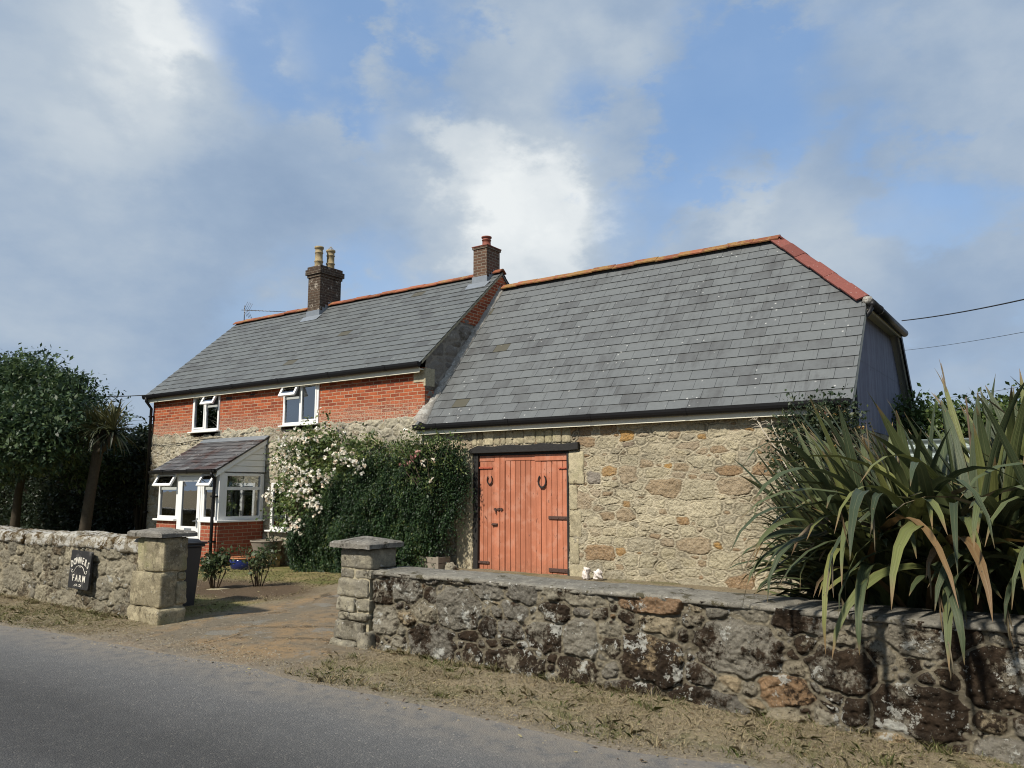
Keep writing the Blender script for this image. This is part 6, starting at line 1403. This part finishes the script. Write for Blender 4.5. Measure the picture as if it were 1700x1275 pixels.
for (p0, az, e0, d, L, W, tw, rd, pw) in specs:
    if g.random() < .16 and p0[0] < .1:
        pe = strap_path(p0, az, e0, d, L, pw)[-2]
        for k in range(int(g.integers(2, 5))):
            fr.append((tuple(pe), az + g.normal() * .25, e0 - d + g.normal() * .2, g.uniform(0, .6), g.uniform(.10, .30), .010, g.normal(), g.uniform(.9, .98), 1.5))
for k in range(260):
    fr.append(((g.uniform(-1.5, .6), g.uniform(6.35, 6.9), g.uniform(.05, .5)), g.uniform(0, 6.28), R(g.uniform(-25, 35)), g.uniform(0, .8), g.uniform(.3, .8), .035, g.normal(), g.uniform(.9, 1.), 1.5))
fr = [f for f in fr if flax_ok(strap_path(f[0], f[1], f[2], f[3], f[4], f[8]), 0)]
strap_leaves('dead_leaves', fr, MAT['flax'], flax, seg=5)
m = MB()   # dry flower stalk stumps
for (x, y, z, h) in ((-.95, 6.8, .3, 1.5), (-.62, 6.9, .3, 2.0), (-1.0, 6.9, .4, 1.25), (-.4, 6.8, .3, 1.3)):
    m.tube([(x, y, z), (x + .03, y, z + h * .5), (x + .01, y + .02, z + h)], [.014, .011, .006], 6)
m.build('flower_stalk', MAT['rosestem'], flax)

# ------------------------------------------------------------------ grass, litter, pebbles
def blades(name, X, Y, hmin, hmax, mat, rnd, flat=.0, wid=.0028):
    n = len(X); Z = ground_h(X, Y); a = rng.uniform(0, 6.283, n); hgt = rng.uniform(hmin, hmax, n); lean = rng.uniform(.2, 1.3, n) + flat * rng.uniform(.2, 3.2, n)
    b = rng.uniform(0, 6.283, n); dx = np.cos(b) * lean * hgt; dy = np.sin(b) * lean * hgt; w = wid * rng.uniform(.6, 1.4, n)
    p = np.stack([X, Y, Z - .004], -1); s = np.stack([np.cos(a), np.sin(a), 0 * a], -1) * w[:, None] * .5
    mid = p + np.stack([dx * .35, dy * .35, hgt * .62 / (1 + .3 * lean)], -1); tip = p + np.stack([dx, dy, hgt * (.95 / (1 + .45 * lean ** 2))], -1)
    V = np.stack([p - s, p + s, mid + s * .8, tip, mid - s * .8], 1).reshape(-1, 3)
    return fast_mesh(name, V, np.arange(n * 5), 5, mat, None, fattr={'rnd': rnd})
def scatter(n, x0, x1, dens):
    X = rng.uniform(x0, x1, n); ey = edge_y(X); Y = ey + rng.uniform(.02, 1.55, n); k = rng.random(n) < dens(X, Y, Y - ey); return X[k], Y[k]
def vd(X, Y, d):
    gate = (X > -8.7) & (X < -5.9) & (Y > 4.95 + .2 * fbm(X * 3, Y, 5)); inw = np.where(X < -9.3, Y < 5.34, np.where(X < -8.7, Y < 5.25, np.where(X > -5.75, Y < 5.70, True)))
    c = .25 + 1.7 * np.clip(fbm(X * 1.6, Y * 2.6, 51) + .12, 0, 1) + .7 * np.clip(fbm(X * 7, Y * 7, 52), 0, 1); tr = np.where((X > -8.9) & (X < -5.6), .22, 1.)
    return np.where(inw & ~gate, c * tr * sstep(.02, .22, d), 0)
X, Y = scatter(330000, -16, 1.2, vd)
gr = np.clip(.33 + 1.5 * fbm(X * 1.3, Y * 2, 55) + .18 * rng.normal(size=len(X)), 0, 1)
o = blades('verge_grass', X, Y, .006, .030, MAT['grass'], gr, .12, .0032); tag(o, 'dry straw-coloured grass on the road verge below the walls', 'grass', kind='stuff')
X, Y = scatter(60000, -16, 1.2, vd); P = np.stack([X, Y, ground_h(X, Y) + rng.uniform(.001, .014, len(X))], -1)
o = leaves('straw', P, rdir(len(P)) * np.array((1, 1, .22)), MAT['grass'], None, .048, .055, N=np.tile((0, 0, 1.), (len(P), 1)) + rdir(len(P)) * .5, rnd=np.clip(.16 + .14 * rng.normal(size=len(P)), 0, 1), vary=.7); tag(o, 'dead straw lying flat over the verge', 'straw', kind='stuff')
X = rng.uniform(-15, 1.2, 40000); Y = edge_y(X) + rng.uniform(.12, 1.15, 40000); k = (fbm(X * 1.9, Y * 2.6, 58) + .10 * rng.normal(size=40000) > .14) & np.where(X > -5.7, Y < 5.68, np.where(X < -9.3, Y < 5.3, False))
o = blades('verge_weeds', X[k], Y[k], .02, .06, MAT['grass'], np.clip(.78 + .15 * rng.normal(size=k.sum()), 0, 1), .2, .0045); tag(o, 'greener weed tufts in the verge at the foot of the mossy wall', 'weeds', kind='stuff')
nt_ = 420; tx = rng.uniform(-15, 1.2, nt_); foot = rng.random(nt_) < .55; ty = np.where(foot, np.where(tx > -5.75, 5.66 - .02 * rng.random(nt_), 5.24), edge_y(tx) + rng.uniform(.05, .9, nt_))
kk = ((tx > -5.7) | (tx < -9.4)) & (ty < np.where(tx > -5.75, 5.67, 5.28)); tx, ty = tx[kk], ty[kk]
X = np.repeat(tx, 34) + rng.normal(size=len(tx) * 34) * .045; Y = np.minimum(np.repeat(ty, 34) + rng.normal(size=len(tx) * 34) * .022, np.where(X > -5.75, 5.70, 5.30))
o = blades('grass_tufts', X, Y, .03, .095, MAT['grass'], np.clip(np.repeat(rng.beta(1.6, 1.6, len(tx)), 34) * .95 + .1 * rng.normal(size=len(X)), 0, 1), .1, .0042); tag(o, 'upright dry grass tufts along the wall foot and road edge', 'grass', kind='stuff')
n_ = 60000; X = rng.uniform(-17, -6, n_); Y = rng.uniform(5.85, 10.6, n_); dl2 = X + (Y - 5.9) * .24 + 8.62 + .5 * fbm(X * .9, Y * .9, 60) * .7
k = (dl2 < -.2) & (np.hypot((X + 10.9) / 1.5, (Y - 7.75) / .75) > .95) & (Y < np.where(X < -13.4, 9.75, 10.2)) & (rng.random(n_) < .35 + 1.2 * np.clip(fbm(X * 2, Y * 2, 64) + .1, 0, 1))
X, Y = X[k], Y[k]; o = blades('lawn_grass', X, Y, .015, .05, MAT['grass'], np.clip(.52 + 1.1 * fbm(X * 1.1, Y * 1.6, 66) + .18 * rng.normal(size=len(X)), 0, 1), .2, .006); tag(o, 'short yellowing lawn grass inside the gateway', 'grass', kind='stuff')
n_ = 900; X = rng.uniform(-13, .5, n_); Y = np.where(rng.random(n_) < .6, edge_y(X) + rng.uniform(-.15, 1.1, n_), rng.uniform(5.9, 9.5, n_)); k = np.where(X > -5.8, Y < 5.6, np.where(X < -8.7, (Y < 5.2) | (Y > 5.95), True)); X, Y = X[k], Y[k]
P = np.stack([X, Y, np.maximum(ground_h(X, Y), .004) + .006], -1); D = rdir(len(P)) * np.array((1, 1, .15))
o = leaves('leaf_litter', P, D, MAT['litter'], None, .032, .5, N=np.tile((0, 0, 1.), (len(P), 1)) + rdir(len(P)) * .35); tag(o, 'scattered dead leaves along the road edge and track', 'leaf litter', kind='stuff')
n_ = 3200; X = rng.uniform(-13, .5, n_); X = np.where(rng.random(n_) < .5, rng.uniform(-9, -5.8, n_), X); Y = np.where(rng.random(n_) < .40, edge_y(X) + rng.uniform(-.12, .5, n_), rng.uniform(4.9, 9.5, n_)); k = np.where(X > -5.8, Y < 5.6, np.where(X < -8.7, (Y < 5.2) | (Y > 5.95), True)); X, Y = X[k], Y[k]; n_ = len(X)
s = rng.uniform(.004, .014, n_); Z = np.maximum(ground_h(X, Y), .004)
oc = np.array([(1, 0, 0), (0, 1, 0), (-1, 0, 0), (0, -1, 0), (0, 0, .7), (0, 0, -.7)]); V = (np.stack([X, Y, Z], -1)[:, None, :] + oc[None] * s[:, None, None] * rng.uniform(.6, 1.3, (n_, 6, 1))).reshape(-1, 3)
ft = np.array([(0, 1, 4), (1, 2, 4), (2, 3, 4), (3, 0, 4)]); o = fast_mesh('gravel', V, (ft[None] + 6 * np.arange(n_)[:, None, None]).ravel(), 3, MAT['pebble']); tag(o, 'loose pale grit and pebbles at the road edge and in the gateway', 'gravel', kind='stuff')
